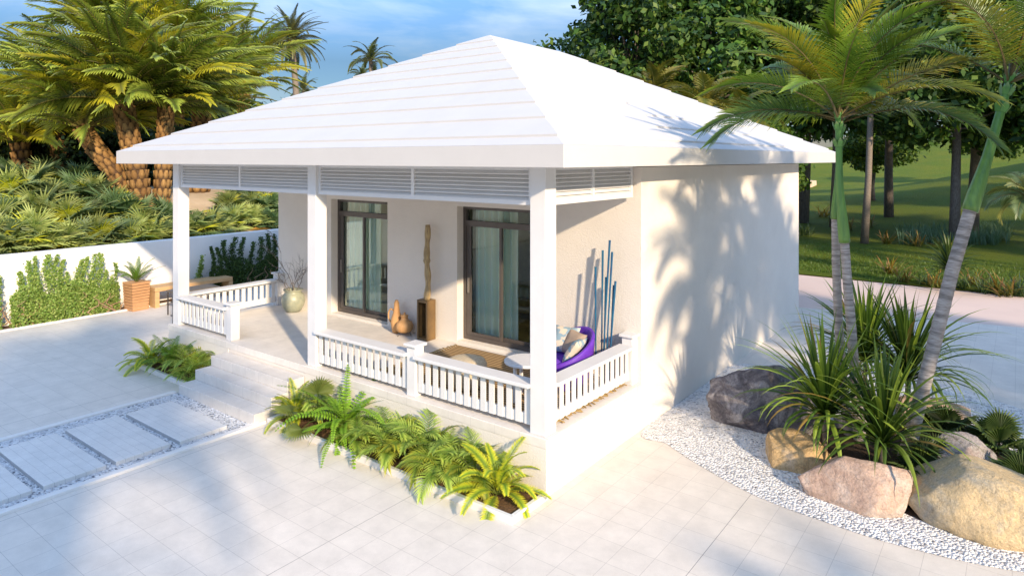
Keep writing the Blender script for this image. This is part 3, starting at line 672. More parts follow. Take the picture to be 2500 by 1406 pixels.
def tree_src(seed,n,size,cols,H=6,tr=.2,spread=2.4,nl=16,name='leafy_tree',mat_='gloss',bare=.35):
    r=random.Random(seed); t=thing(name,'tree','tree')
    b=MB(); tp=Vector((r.uniform(-.3,.3),r.uniform(-.3,.3),H*.62)); pts=[Vector((0,0,-.2)),Vector((r.uniform(-.1,.1),r.uniform(-.1,.1),H*.2)),Vector((tp.x*.6,tp.y*.6,H*.42)),tp]
    b.tube(pts,[tr*1.25,tr,tr*.85,tr*.5],9)
    lobes=[]
    for i in range(nl):
        u=(i+.5)/nl; az=i*GA+r.uniform(-.4,.4); z=H*(bare+.12+(.88-bare)*u); q=spread*(math.sin(PI*min(1,.25+u*.72))**.8)*r.uniform(.55,1.05); s=r.uniform(.5,1.0)*spread*(.42 if nl<20 else .30)
        c=Vector((q*math.cos(az),q*math.sin(az),z)); lobes.append((c.x,c.y,c.z,s*1.15,s*1.15,s*.85))
        st=pts[2].lerp(pts[3],min(1,max(0,u))); md=st.lerp(c,.5)+Vector((0,0,-.15)); b.tube([st,md,c],[tr*.32,tr*.2,tr*.07],5,False)
    lobes.append((0,0,H*.72,spread*.6,spread*.6,H*.22))
    b.build('trunk',M['trunk'],t,True)
    V,C=leaf_cloud(lobes,n,size,seed,cols,shell=.55); quads('crown',V,C,M[mat_],t)
    return t
DKG=[(.025,.06,.012),(.045,.10,.02),(.07,.15,.025),(.035,.08,.03),(.13,.20,.04)]
MDG=[(.05,.11,.015),(.10,.18,.025),(.16,.24,.04),(.06,.12,.03)]
TR=[tree_src(61,17000,.34,DKG,12,.20,4.3,44,bare=.26),tree_src(62,17000,.34,DKG,13,.21,4.2,46,bare=.30),tree_src(63,9000,.24,MDG,5,.13,2.3,16,'leafy_tree')]
TR.append(tree_src(64,9000,.26,MDG,6,.16,2.5,18))
def place_tree(src,x,y,z,s,rz,label,group=None,first=[set()]):
    if src.name not in first[0]: first[0].add(src.name); o=src; o.location=(x,y,z); o.rotation_euler=(0,0,rz); o.scale=(s,)*3; o['label']=label
    else: o=copy_to(src,(x,y,z),rz,s,label)
    if group: o['group']=group
    else: o['group']='trees on and behind the lawn'
    return o
def tree_px(src,px,py,d,s,rz,label,z=None):
    p=atd(px,py,d); place_tree(src,p.x,p.y,hill(p.x,p.y)-.05 if z is None else z,s,rz,label)
# trees right, behind the house
tree_px(TR[1],1540,430,34,.98,.4,'tall dark leaved tree rising highest behind the right roof slope')
tree_px(TR[0],1760,430,35,1.08,2.1,'broad dark tree above the middle of the right roof slope')
tree_px(TR[2],1425,430,38,1.55,4.0,'smaller leafy tree nearest the roof peak on the right',)
tree_px(TR[2],1330,430,40,1.2,1.0,'low leafy shrub tree just showing over the roof right of the peak')
tree_px(TR[1],1960,430,36,1.05,3.0,'dense dark tree behind the front crown of the green shafted palms')
tree_px(TR[0],2170,430,37,1.05,5.2,'dark tree on the lawn behind the straight grey trunk')
tree_px(TR[1],2330,430,27.5,.86,1.7,'dark spreading tree left of the leaning palm head')
tree_px(TR[0],2560,430,27,.88,.2,'dark spreading tree at the right picture edge behind the leaning palm')
tree_px(TR[2],2132,500,44,1.0,2.5,'small round bright leaved tree on the lawn with thin dark trunk')
tree_px(TR[3],1690,470,29,.75,2.2,'low leafy shrub tree behind the right roof edge among the palms')
tree_px(TR[3],1860,470,30,.8,4.4,'low leafy shrub tree above the right roof corner')
tree_px(TR[3],2400,400,62,1.0,.9,'distant tree on the second grassy hill')
# straight grey palm trunks on the lawn, crowns up among the trees
for k,(bx_,by_,tx,ty,d,w,lab) in enumerate([(2110,590,2128,120,27.5,.25,'straight grey palm trunk standing alone on the lawn, violet in shade'),(2372,572,2390,40,30,.42,'thick grey palm trunk behind the leaning green shafted palm'),(1966,532,1975,160,36,.30,'rough dark trunk just right of the house wall corner'),(2032,545,2040,120,34,.24,'thin shaded trunk hidden behind the upright palm pair')]):
    p=atd(bx_,by_,d); p.z=hill(p.x,p.y)-.05; q=atd(tx,ty,d)
    slim_palm((bx_,by_),(tx,ty),d,lab,15,2.6,.55,80+k,(.03,.06,.015),(.10,.15,.03),'royal_palm',w*.5 if k!=1 else w*.5,(70,40),(75,95),.06,26,p.z,group='tall trunks on the lawn')
# palms with gold tinged fronds behind the roof edge
for k,(bx_,ty,d,L,lab) in enumerate([(1598,235,24,1.7,'gold tinged feather palm behind the upper right roof slope'),(1725,260,22,1.8,'gold tinged feather palm with bluish old fronds behind the right roof slope'),(1812,300,23,1.5,'feather palm with a thin grey trunk above the right roof edge')]):
    slim_palm((bx_,470),(bx_,ty),d,lab,16,L,.5,90+k,(.06,.085,.012),(.24,.2,.03),'feather_palm',.11,(60,45),(85,100),.05,34,-.05)
# dark shrubs behind the date palms (left backdrop)
def shrub_src(seed,n=5200,size=.17):
    r=random.Random(seed); t=thing('dark_shrub','shrub','shrub'); lobes=[]
    for i in range(13): a=i*GA; q=1.2*math.sqrt((i+.5)/13); s=r.uniform(.5,.85); lobes.append((q*math.cos(a),q*math.sin(a),r.uniform(.5,2.0)*(1.1-.35*q),s,s,s*.9))
    V,C=leaf_cloud(lobes,n,size,seed,[(.016,.035,.012),(.028,.055,.016),(.05,.085,.02),(.02,.045,.03)],shell=.5); quads('foliage',V,C,M['gloss'],t)
    b=MB()
    for i in range(5): a=i*1.3; b.tube([(0,0,-.1),(.2*math.cos(a),.2*math.sin(a),.6),(.5*math.cos(a),.5*math.sin(a),1.4)],[.05,.04,.02],5)
    b.build('stem',M['trunk'],t); return t
SH=shrub_src(71)
shl=[(-10,27,1.5),(70,28,1.45),(145,27.5,1.5),(225,28.5,1.45),(300,27,1.35),(365,29,1.4),(430,28,1.4),(505,30,1.5),(575,31,1.5),(650,32,1.5),(30,33,2.0),(190,34,2.0),(340,34,2.0),(480,35,1.9),(630,36,1.7)]
for k,(x,d,s) in enumerate(shl):
    p=atd(x,420,d); z=bank(p.x,p.y)-.1
    lab=f'dark leafy shrub in the thicket behind the date palms, {ORD[k]} from the left' if k<10 else f'taller dark shrub at the back of the palm thicket, {ORD[k-10]} from the left'
    if k==0: SH.location=(p.x,p.y,z); SH.scale=(s,)*3; SH['label']=lab; SH['group']='dark shrubs behind the date palms'
    else: copy_to(SH,(p.x,p.y,z),k*1.7,s,lab,'dark shrubs behind the date palms')

# ---- climbers on the garden wall
def climber(y0,y1,label,shoots,lowh,seed,n,c,depth=.30):
    t=thing('climbing_shrub',label,'climbing shrub',(-12.86,(y0+y1)/2,0),0,'shrubs trained up the garden wall'); yc=(y0+y1)/2; g=np.random.default_rng(seed); r=random.Random(seed)
    P=[]; 
    W=y1-y0
    nl=int(n*.45)
    yy=g.uniform(y0+.03,y1-.03,nl)-yc; zz=g.random(nl)**.8*lowh
    ed=.5+.5*np.sin(yy*9+seed)*.35
    xx=depth*(.25+.75*g.random(nl)**.6)*(1-.25*zz/max(lowh,.1))
    zz=zz*(1-.18*np.sin(yy*7.1+seed))
    P.append(np.stack([xx,yy,zz],1))
    ns=n-nl; tot=sum(h for _,h,_ in shoots) or 1
    for (ys,h,w) in shoots:
        k=int(ns*h/tot); z=g.random(k)*h; cx=.10+.05*np.sin(z*4+ys*5); cy=ys-yc+.05*np.sin(z*5+ys*3)
        wd=w*(1-.45*(z/h)**2.5); P.append(np.stack([cx+wd*.7*g.normal(size=k)*.6,cy+wd*g.normal(size=k)*.55,z],1))
    P=np.concatenate(P); m=len(P); P[:,0]=np.clip(P[:,0],-.10,.6)
    nrm=g.normal(size=(m,3))*.8+np.array([.7,-.3,.5]); nrm/=np.linalg.norm(nrm,axis=1,keepdims=True)
    ax=g.normal(size=(m,3)); ax-=nrm*np.sum(ax*nrm,1,keepdims=True); ax/=np.linalg.norm(ax,axis=1,keepdims=True); bx=np.cross(nrm,ax); s=(.043*g.uniform(.6,1.35,m))[:,None]
    V=np.stack([P-ax*s*.5,P+bx*s*.42,P+ax*s*.5,P-bx*s*.42],1); cols=np.array(c); C=cols[g.integers(0,len(c),m)]*g.uniform(.8,1.2,(m,1))
    quads('foliage',V,C,M['plainleaf'],t)
    b=MB()
    for k in range(int(6+W*7)):
        y=r.uniform(y0+.08,y1-.08)-yc; p=Vector((r.uniform(.08,.25),y,0)); pts=[p.copy()]; L=r.uniform(.5,1)*lowh
        for q in range(6): p=p+Vector((r.uniform(-.05,.06),r.uniform(-.16,.16),L/6*r.uniform(.6,1.2))); p.x=min(.40,max(.04,p.x)); pts.append(p.copy())
        b.tube(pts,[.017-.002*q for q in range(7)],5,False)
    b.build('stem',M['stem'],t)
GRN=[(.19,.30,.06),(.26,.37,.09),(.12,.20,.035),(.34,.42,.12)]
DGR=[(.05,.10,.025),(.075,.13,.03),(.04,.08,.02),(.10,.16,.04)]
climber(-1.02,.92,'big light green shrub trained on the sunny garden wall left of the timber planter',[(-.82,1.16,.08),(-.62,1.36,.09),(-.50,1.44,.06),(-.28,1.45,.10),(-.12,1.42,.10),(.0,1.3,.07),(.12,1.02,.06),(.32,1.27,.09),(.40,1.32,.06),(.56,1.36,.10),(.68,1.38,.08),(.80,.98,.05)],.72,3,17000,GRN)
climber(.93,1.14,'thin shoot of climbing shrub between the big shrub and the timber planter',[(1.0,1.12,.055),(.93,.8,.05)],.55,4,1300,GRN,.2)
climber(-1.75,-1.12,'climbing shrub cut off by the left picture edge',[(-1.2,1.1,.07),(-1.35,1.3,.08),(-1.55,1.2,.08)],.8,5,3500,GRN)
climber(2.98,3.2,'single wavy climbing shoot on the garden wall behind the bench',[(3.05,1.05,.07),(3.1,.8,.06)],.4,6,1500,GRN,.2)
climber(3.3,5.9,'dark green shrub trained on the shaded garden wall behind the side balustrade',[(3.35,1.25,.06),(3.55,1.2,.07),(3.75,1.36,.09),(4.0,1.42,.11),(4.2,1.4,.09),(4.5,1.25,.08),(4.75,1.36,.10),(5.0,1.42,.11),(5.2,1.4,.08),(5.5,1.1,.08)],.75,8,17000,DGR)

# ------------------------------------------------------------------ wall side furniture
pb=thing('timber_planter','square planter box of red timber boards on the paving by the garden wall','planter',(-12.50,1.40,0),R(4))
def planter(b):
    h=.66; w0,w1=.185,.215; nB=10
    for k in range(nB):
        z0=h*k/nB+.004; z1=h*(k+1)/nB-.010; w=w0+(w1-w0)*k/nB; b.box(-w,w,-w,w,z0,z1)
o=MB(); planter(o); o=o.build('boards',M['planter'],pb)
b=MB(); b.box(-.17,.17,-.17,.17,.004,.648); b.build('liner',mat('pale_liner',(.75,.6,.42),None,4,.7),pb)
def fern_mesh(seed,n,L,ll,lw,c0,c1,nl=34,e=(80,70),droop=(50,50),vup=.2,prof='cycad',grav=.2):
    r=random.Random(seed); mb=MB()
    for i in range(n):
        u=i/n; az=i*GA+r.uniform(-.25,.25); frond(mb,(.02*math.cos(az),.02*math.sin(az),0),az,R(e[0]-e[1]*u)+r.uniform(-.1,.1),L*r.uniform(.8,1.1),nl,ll,lw,R(droop[0]+droop[1]*r.random()),c0,c1,r,.12,vup,grav,r.uniform(-.3,.3),(.16,.2,.04),.006,80,45,prof,1.4,16)
    return mb
t=thing('sword_fern','bright green sword fern growing in the timber planter box','fern',(-12.50,1.40,.655)); fern_mesh(5,15,.62,.085,.014,(.09,.19,.02),(.15,.27,.035),30,(82,55),(35,40)).build('fronds',M['plainleaf'],t)
bn=thing('timber_bench','long pale timber bench along the garden wall beside the planter box','bench',(-12.45,1.72,0))
b=MB(); b.box(-.33,.17,0,1.95,.37,.47); o=b.build('seat',M['bench'],bn); x=o.modifiers.new('b','BEVEL'); x.width=.01
for y in (.0,1.85): b=MB(); b.box(-.33,.17,y,y+.10,0,.369); b.build('leg',M['bench'],bn)
mt=thing('metal_table','low table with thin dark metal frame in front of the timber bench','table',(-11.15,2.05,0))
b=MB()
b.box(-.25,.25,-.5,.5,.52,.555); b.build('table_top',mat('dark_taupe_metal',(.14,.12,.10),None,6,.5,spec=.5),mt)
for x in (-.23,.21):
    for y in (-.48,.46): b=MB(); b.box(x,x+.022,y,y+.022,0,.519); b.build('leg',M['iron'],mt)

# ------------------------------------------------------------------ porch objects
# celadon jar with twisted branches
jar=MB(); PR=[(.10,0),(.14,.015),(.19,.09),(.222,.20),(.21,.29),(.165,.355),(.145,.375),(.15,.39),(.185,.415),(.18,.425),(.15,.41),(.12,.37)]
jar.lathe(PR,(0,0,0),36); o=jar.build('glazed_jar',M['celadon'],None,True); o.location=(-7.12,1.90,.602); tag(o,'round green glazed jar on the porch floor by the side balustrade','jar')
tb=MB(); rr=random.Random(12)
def twig(p,d,L,rad,depth):
    pts=[p.copy()]; n=6
    for k in range(n):
        d=(d+Vector((rr.uniform(-.6,.6),rr.uniform(-.6,.6),rr.uniform(-.35,.4)))).normalized(); p=p+d*(L/n); p.y=min(p.y,.22); pts.append(p.copy())
        if depth>0 and k>1 and rr.random()<.75: twig(p.copy(),(d+Vector((rr.uniform(-1,1),rr.uniform(-1,1),rr.uniform(-.3,.7)))).normalized(),L*.6,rad*.6,depth-1)
    tb.tube(pts,[rad*(1-.7*k/n) for k in range(n+1)],5,False)
for k in range(7): a=k*.9; twig(Vector((.05*math.cos(a),.05*math.sin(a),-.15)),Vector((.5*math.cos(a)*1.1-.05,.35*math.sin(a),1.1)).normalized(),.62,.011,2)
twig(Vector((0,0,-.1)),Vector((.12,0,1)),1.0,.012,2)
o=tb.build('twisted_branches',M['twig'],None,True); o.location=(-7.12,1.90,1.0); o.scale=(.72,.72,.95); tag(o,'bunch of bare twisted branches standing in the green glazed jar','branches')
# jugs
j=thing('terracotta_jar','round lidded terracotta jar on a low wire stand between the porch doors','jar',(-4.17,1.98,.602))
b=MB(); b.lathe([(.05,.05),(.10,.06),(.135,.10),(.145,.16),(.125,.215),(.08,.245),(.058,.265),(.055,.31),(.062,.315)],(0,0,0),30); b.build('body',M['terra'],j,True)
b=MB(); b.lathe([(.064,.316),(.066,.326),(.045,.34),(.014,.345),(.014,.362),(.02,.37),(.0,.378)],(0,0,0),20); b.build('lid',M['terra'],j,True)
b=MB()
ring=[(.10*math.cos(a),.10*math.sin(a),.06) for a in [k*PI/8 for k in range(17)]]; b.tube(ring,.005,5,False)
for a in (.3,2.4,4.5): b.tube([(.10*math.cos(a),.10*math.sin(a),.06),(.125*math.cos(a),.125*math.sin(a),.0)],.005,5)
b.build('stand',M['iron'],j)
j=thing('terracotta_jug','tall terracotta jug with long tapering neck and loop handle by the door','jug',(-4.40,2.02,.602))
b=MB(); b.lathe([(.055,0),(.07,.01),(.085,.08),(.10,.17),(.092,.24),(.06,.33),(.046,.42),(.042,.50),(.030,.525),(.026,.545),(.0,.55)],(0,0,0),28); b.build('body',M['terra'],j,True)
b=MB(); b.tube([(-.05,0,.36)]+[(-.115-.085*math.sin(a),0,.27+.115*math.cos(a)) for a in [PI*k/10-.0 for k in range(1,10)]]+[(-.085,0,.16)],.014,8); b.build('handle',M['terra'],j,True)
# pedestal + driftwood
pd=thing('pedestal','hollow brown metal pedestal with an open front between the porch doors','pedestal',(-3.72,2.03,.602))
b=MB(); w,dp,h=.115,.10,.64
b.box(-w,-w+.03,-dp,dp,0,h); b.box(w-.03,w,-dp,dp,0,h); b.box(-w+.03,w-.03,-dp,dp,0,.04); b.box(-w+.03,w-.03,-dp,dp,h-.04,h); b.box(-w+.03,w-.03,dp-.02,dp-.001,.04,h-.04)
o=b.build('box',M['brownbox'],pd); x=o.modifiers.new('b','BEVEL'); x.width=.004
b=MB(); r_=random.Random(9); pts=[]; rad=[]
for k in range(26): s=k/25; pts.append((.012*math.sin(s*7)+.02*math.sin(s*2.5),.01*math.sin(s*9),1.20*s)); rad.append(.050+.007*math.sin(s*23)+(.018 if abs(s-.53)<.03 else 0)-.006*s)
b.tube(pts,rad,11); o=b.build('driftwood_pole',M['drift'],None,True); o.location=(-3.70,2.02,1.244); tag(o,'upright weathered driftwood pole on top of the brown pedestal','driftwood')
# rug
rg=thing('rug','brown striped woven rug with fringed ends on the porch floor','rug',(-1.62,1.25,.602))
b=MB(); b.box(-1.42,1.42,-.86,.80,0,.012); b.build('weave',M['rug'],rg)
b=MB(); r_=random.Random(3)
for sx in (-1,1):
    y=-.84; b=MB()
    while y<.80:
        p=Vector((sx*1.42,y,.008)); a=r_.uniform(-.5,.5); L=r_.uniform(.06,.11); b.tube([p,p+Vector((sx*L*.5,a*L*.5,.008)),p+Vector((sx*L,a*L,-.002))],[.011,.010,.006],5); y+=.052
    b.build('fringe',M['tassel'],rg)
# pouf
b=MB(); prof=[(.10,0),(.225,.01),(.262,.06),(.272,.17),(.262,.29),(.235,.335),(.18,.355),(.08,.36),(.0,.361)]
b.lathe(prof,(0,0,0),48); o=b.build('pouf',M['pouf'],None,True); o.location=(-1.72,.72,.615); tag(o,'round cream woven pouf standing on the striped rug','pouf')
# table
tt=thing('side_table','round white side table on straight legs beside the purple chair','table',(-.84,.80,.615))
b=MB(); b.lathe([(.255,.0),(.262,.006),(.262,.028),(.255,.034),(0,.034)],(0,0,.44),48); b.build('table_top',M['white'],tt)
for k in range(3): a=k*2*PI/3+2.5; b=MB(); b.box(.19*math.cos(a)-.016,.19*math.cos(a)+.016,.19*math.sin(a)-.016,.19*math.sin(a)+.016,0,.439); b.build('leg',M['white'],tt)
# purple tub chair
ch=thing('tub_chair','purple moulded tub chair with patterned cushions in the porch corner','armchair',(-.80,1.50,.612),R(58))
b=MB(); n=56; rings=[]
def prof_chair(a):
    bk=.5+.5*math.cos(a); rim=.33+.36*bk**1.3
    return [(.25,.0),(.33,.03),(.40,.20),(.43,rim*.75),(.44,rim-.02),(.425,rim),(.39,rim-.015),(.36,rim*.7),(.33,.30),(.30,.27)]
for k in range(n):
    a=2*PI*k/n; rings.append([b.vert((r_*math.cos(a)*(1.0 if math.cos(a)>0 else .95),r_*math.sin(a)*1.02,z)) for r_,z in prof_chair(a)])
for k in range(n):
    A,B_=rings[k],rings[(k+1)%n]
    for q in range(len(A)-1): b.face((A[q],B_[q],B_[q+1],A[q+1]))
b.build('shell',M['purple'],ch,True)
b=MB(); b.lathe([(.30,.24),(.315,.28),(.31,.325),(.27,.345),(.0,.352)],(0,0,0),36); b.build('seat_pad',mat('purple_fabric',(.16,.05,.50),(.13,.04,.42),14,.9,.3,80),ch,True)
def cushion(M4,m,label,w=.36,t=.13):
    b=MB(); n=12; up=[];dn=[]
    for j in range(n+1):
        for i in range(n+1):
            u=2*i/n-1; v=2*j/n-1; k=(1-u**4)*(1-v**4); pin=1-.10*(1-abs(u))**0*abs(u*v)**0*(0 if abs(u)>.99 and abs(v)>.99 else (u*u*(1-v*v)*0+.10*(abs(u)**3*(1-v*v)+abs(v)**3*(1-u*u))))
            x=u*w/2*(1-.09*abs(u)*(1-v*v)); y=v*w/2*(1-.09*abs(v)*(1-u*u)); z=t/2*max(0,k)**.55
            up.append(b.vert((x,y,z))); dn.append(b.vert((x,y,-z-.0005)))
    for j in range(n):
        for i in range(n):
            a=j*(n+1)+i; b.face([up[q] for q in (a,a+1,a+n+2,a+n+1)]); b.face([dn[q] for q in (a,a+n+1,a+n+2,a+1)])
    o=b.build('cushion',m,None,True); o.matrix_world=M4; tag(o,label,'cushion','cushions on the purple chair')
def cm(x,y,z,rx,ry,rz): return Matrix.Translation((x,y,z))@Matrix.Rotation(rz,4,'Z')@Matrix.Rotation(ry,4,'Y')@Matrix.Rotation(rx,4,'X')
cushion(cm(-.86,1.72,1.13,0,R(-62),R(98)),M['cushion'],'cream and blue patterned cushion furthest back in the purple chair')
cushion(cm(-.70,1.66,1.12,R(10),R(-60),R(60)),M['cushion2'],'taupe cushion leaning in the middle of the purple chair',.34)
cushion(cm(-.58,1.50,1.09,R(-8),R(-56),R(15)),M['cushion'],'pale printed cushion nearest the right arm of the purple chair',.34)
# blue poles
tops=[(-.584,2.074),(-.485,2.299),(-.448,1.947),(-.369,2.442),(-.345,2.289),(-.332,1.853),(-.285,1.916)]
bots=[(-.535,.908),(-.46,.955),(-.436,.981),(-.420,1.001),(-.385,1.003),(-.345,1.04),(-.322,1.041)]
pl=['leftmost of the blue poles leaning on the porch wall','second blue pole from the left, reaching second highest','short blue pole third from the left in the bundle','tallest of the blue poles by the porch wall','blue pole just right of the tallest one','shortest of the blue poles, right of the middle','rightmost of the blue poles by the porch wall']
for k in range(7):
    (x1,z1),(x0,z0)=tops[k],bots[k]; f=(z0-.602)/(z1-z0); xb=x0-(x1-x0)*f
    b=MB(); yb=1.93+.02*(k%3); b.tube([(0,0,0),((x1-xb)*.5,.04,(z1-.602)*.5),(x1-xb,.09,z1-.602)],[.009,.010,.0155],8); o=b.build('blue_pole',M['bluepole'],None); o.location=(xb,yb,.602)
    tag(o,pl[k],'decorative pole','blue poles leaning in the porch corner')
# curtains and furniture behind the glass
def curtain(x0,x1,label,seed):
    r=random.Random(seed); b=MB(); n=70; y=WY+TH+.055; prev=None
    for k in range(n+1):
        s=k/n; x=x0+(x1-x0)*s; yy=y+.045*math.sin(s*2*PI*6.5+.6*math.sin(s*9)); c=mix((.58,.72,.72),(.97,.98,.97),.5+.5*math.sin(s*2*PI*6.5+1))  # fold shading painted into the tint, teal to near white with the waves
        cur=(b.vert((x,yy,.63),c),b.vert((x,yy,2.74),c))
        if prev: b.face((prev[0],cur[0],cur[1],prev[1]))
        prev=cur
    tag(b.build('curtain',M['curtain'],None,True),label,'curtain','curtains behind the porch doors')
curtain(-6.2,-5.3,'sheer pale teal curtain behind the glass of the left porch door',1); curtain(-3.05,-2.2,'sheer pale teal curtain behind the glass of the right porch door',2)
bd=thing('bed','bed with white linen and teal headboard inside the house','bed',(-2.7,4.9,.616))
b=MB(); b.box(-1.0,.9,-.85,.85,.1,.35); b.build('base',M['wood'],bd)
b=MB(); b.box(-.98,.88,-.83,.83,.351,.58); o=b.build('mattress',M['linen'],bd); x=o.modifiers.new('b','BEVEL'); x.width=.06; x.segments=3
b=MB(); b.box(-1.0,.9,.86,.95,.0,1.3); b.build('headboard',M['teal'],bd)
ct=thing('console_table','white console table seen through the left porch door','table',(-5.4,4.2,.616))
b=MB(); b.box(-.5,.5,-.2,.2,.7,.73); b.build('table_top',M['white'],ct)
for x in (-.48,.45):
    for y in (-.18,.15): b=MB(); b.box(x,x+.03,y,y+.03,0,.699); b.build('leg',M['white'],ct)

# ------------------------------------------------------------------ bed plants
CY0,CY1=(.11,.26,.03),(.86,.78,.05)
def cycad_mesh(seed,n=26,L=.62): return fern_mesh(seed,n,L,.092,.0085,CY0,CY1,56,(86,78),(55,50),.28,'cycad',.12)
def areca_mesh(seed,n=13,L=.68):
    r=random.Random(seed); mb=MB()
    for i in range(n):
        u=i/n; az=i*GA+r.uniform(-.3,.3); st=Vector((.03*math.cos(az),.03*math.sin(az),0))
        frond(mb,st,az,R(84-45*u)+r.uniform(-.1,.1),L*r.uniform(.8,1.1),17,.24,.0165,R(75+50*r.random()),(.08,.18,.02),(.54,.66,.13) if r.random()<.7 else (.50,.46,.05),r,.30,.3,.25,r.uniform(-.4,.4),(.2,.22,.05),.008,62,24,seg=16)
    return mb
def boston_mesh(seed,n=40,L=.72):
    r=random.Random(seed); mb=MB()
    for i in range(n):
        u=i/n; az=i*GA+r.uniform(-.3,.3)
        frond(mb,(0,0,.1),az,R(66-66*u)+r.uniform(-.2,.2),L*r.uniform(.6,1.2),22,.075,.022,R(35+60*r.random()),(.14,.30,.02),(.30,.50,.05),r,.1,.1,.15,r.uniform(-.5,.5),(.12,.2,.03),.005,78,60,'fern',1.4,14)
    return mb
def put(name,mesh,loc,label,cat,part='fronds',rz=0,s=1,m='plainleaf',group=None):
    t=thing(name,label,cat,loc,rz,group,s); mesh.build(part,M[m],t); return t
G='plants in the porch planting beds'
cy=put('cycad',cycad_mesh(21),(-.40,-.30,.05),'large cycad with yellow leaf tips at the front corner of the right bed','cycad',rz=.3,group=G)
copy_to(cy,(-3.80,-.36,.06),1.9,.84,'yellow tipped cycad beside the porch steps at the left end of the right bed',G)
copy_to(cy,(-7.78,-.42,.06),4.1,.92,'yellow tipped cycad at the outer end of the left bed',G)
ar=put('areca_palm',areca_mesh(31),(-2.05,-.30,.05),'small areca palm between the sprawling fern and the other arecas','areca palm',group=G,s=.95)
ar2=put('areca_palm',areca_mesh(32),(-1.50,-.22,.05),'upright small areca palm in the middle of the right bed','areca palm',group=G,s=1.0)
copy_to(ar,(-1.12,-.12,.05),2.2,.95,'small areca palm against the porch base behind the large cycad',G)
copy_to(ar2,(-1.05,-.42,.05),3.6,.8,'small areca palm hanging over the kerb beside the large cycad',G)
copy_to(ar2,(-1.85,-.46,.05),5.1,.72,'low areca palm hanging over the kerb in the right bed',G)
copy_to(ar,(-6.85,-.22,.05),.9,.92,'small areca palm beside the steps in the left bed',G)
copy_to(ar2,(-6.40,-.46,.05),4.4,.6,'low areca palm at the kerb corner next to the lowest step in the left bed',G)
for x,y,rz,sc_,src,l in ((-2.45,-.42,2.9,.7,ar,'low areca palm at the kerb right of the sprawling fern'),(-.78,-.20,.4,.85,ar2,'small areca palm tucked behind the left side of the large cycad'),(-1.72,-.12,3.3,.9,ar,'small areca palm against the porch base in the middle of the right bed'),(-3.55,-.16,5.5,.8,ar,'small areca palm against the porch base beside the steps'),(-6.6,-.22,2.4,.75,ar,'small areca palm right against the side of the steps'),(-7.45,-.16,1.2,.8,ar2,'small areca palm against the porch base in the left bed')): copy_to(src,(x,y,.05),rz,sc_,l,G)
put('sprawling_fern',boston_mesh(41),(-2.85,-.30,.05),'bright green sprawling fern spilling over the kerb of the right bed','fern',group=G,s=1.25)
put('upright_fern',fern_mesh(43,12,.62,.10,.0135,(.09,.19,.02),(.15,.28,.03),26,(86,50),(40,40)),(-7.20,-.34,.05),'bright green upright fern in the middle of the left bed','fern',group=G)
mb=MB(); r_=random.Random(8)
for az,el,st in ((-.6,1.25,.42),(-2.1,.55,.36),(-1.2,.15,.34),(2.4,.9,.4),(.6,.5,.3)): fan(mb,(0,0,0),az,el,.27,(.09,.13,.03),(.22,.26,.07),r_,30,250,st,.62,.1)
put('fan_palm_seedling',mb,(-3.28,-.40,.16),'young fan palm with round pleated leaves between cycad and sprawling fern','fan palm','leaves',group=G)

# ------------------------------------------------------------------ boulders
def boulder(name,loc,sx,sy,sz,rz,m,seed,label,sharp=5,rough=.10):
    bm=bmesh.new(); bmesh.ops.create_icosphere(bm,subdivisions=5,radius=1); r=random.Random(seed); pl=[]
    for k in range(sharp+4): 
        d=Vector((r.gauss(0,1),r.gauss(0,1),r.gauss(.2,.8))).normalized(); pl.append((d,r.uniform(.60,.86)))
    for v in bm.verts:
        p=v.co.copy(); p*=1+rough*2.2*mnoise.fractal(p*1.1+Vector((seed,0,0)),1,2,3)
        for d,h in pl:
            q=p.dot(d)
            if q>h: p-=d*(q-h)*.97
        p*=1+rough*.28*mnoise.fractal(p*4.5+Vector((seed*2,1,0)),.8,2,5)
        if p.z<-.45: p.z=-.45
        v.co=Vector((p.x*sx,p.y*sy,(p.z+.42)*sz/1.25))
    me=bpy.data.meshes.new(name); bm.to_mesh(me); bm.free(); me.materials.append(m)
    for p in me.polygons: p.use_smooth=True
    o=bpy.data.objects.new(name,me); COL.objects.link(o); o.location=loc; o.rotation_euler=(0,0,rz)
    tag(o,label,'boulder','boulders in the gravel bed'); return o
boulder('boulder',(1.22,3.42,.0),.86,.62,.74,.5,M['rgrey'],3,'big craggy grey boulder at the house side of the gravel bed',12,.22)
boulder('boulder',(1.86,2.42,.0),.44,.36,.345,.55,M['rtan'],5,'smallest tan boulder, below the grey one, under the strap leaves',4,.06)
boulder('boulder',(2.58,1.93,.0),.64,.42,.40,.35,M['rpink'],11,'pinkish flat topped boulder at the front of the gravel bed',6,.07)
boulder('boulder',(3.68,2.22,.0),.76,.54,.53,.25,M['ryel'],14,'largest smooth yellow boulder at the right picture edge',0,.07)
boulder('boulder',(3.33,3.15,.0),.48,.36,.46,1.1,M['rmot'],21,'mottled white and brown boulder behind the yellow one',7,.12)
boulder('boulder',(2.95,4.75,.0),.55,.36,.26,.2,M['rpink'],24,'low pinkish boulder at the back of the gravel bed',5,.07)
boulder('boulder',(2.25,3.7,.0),.28,.22,.3,.2,M['rmot'],27,'small pale boulder at the foot of the palm pair',6,.1)

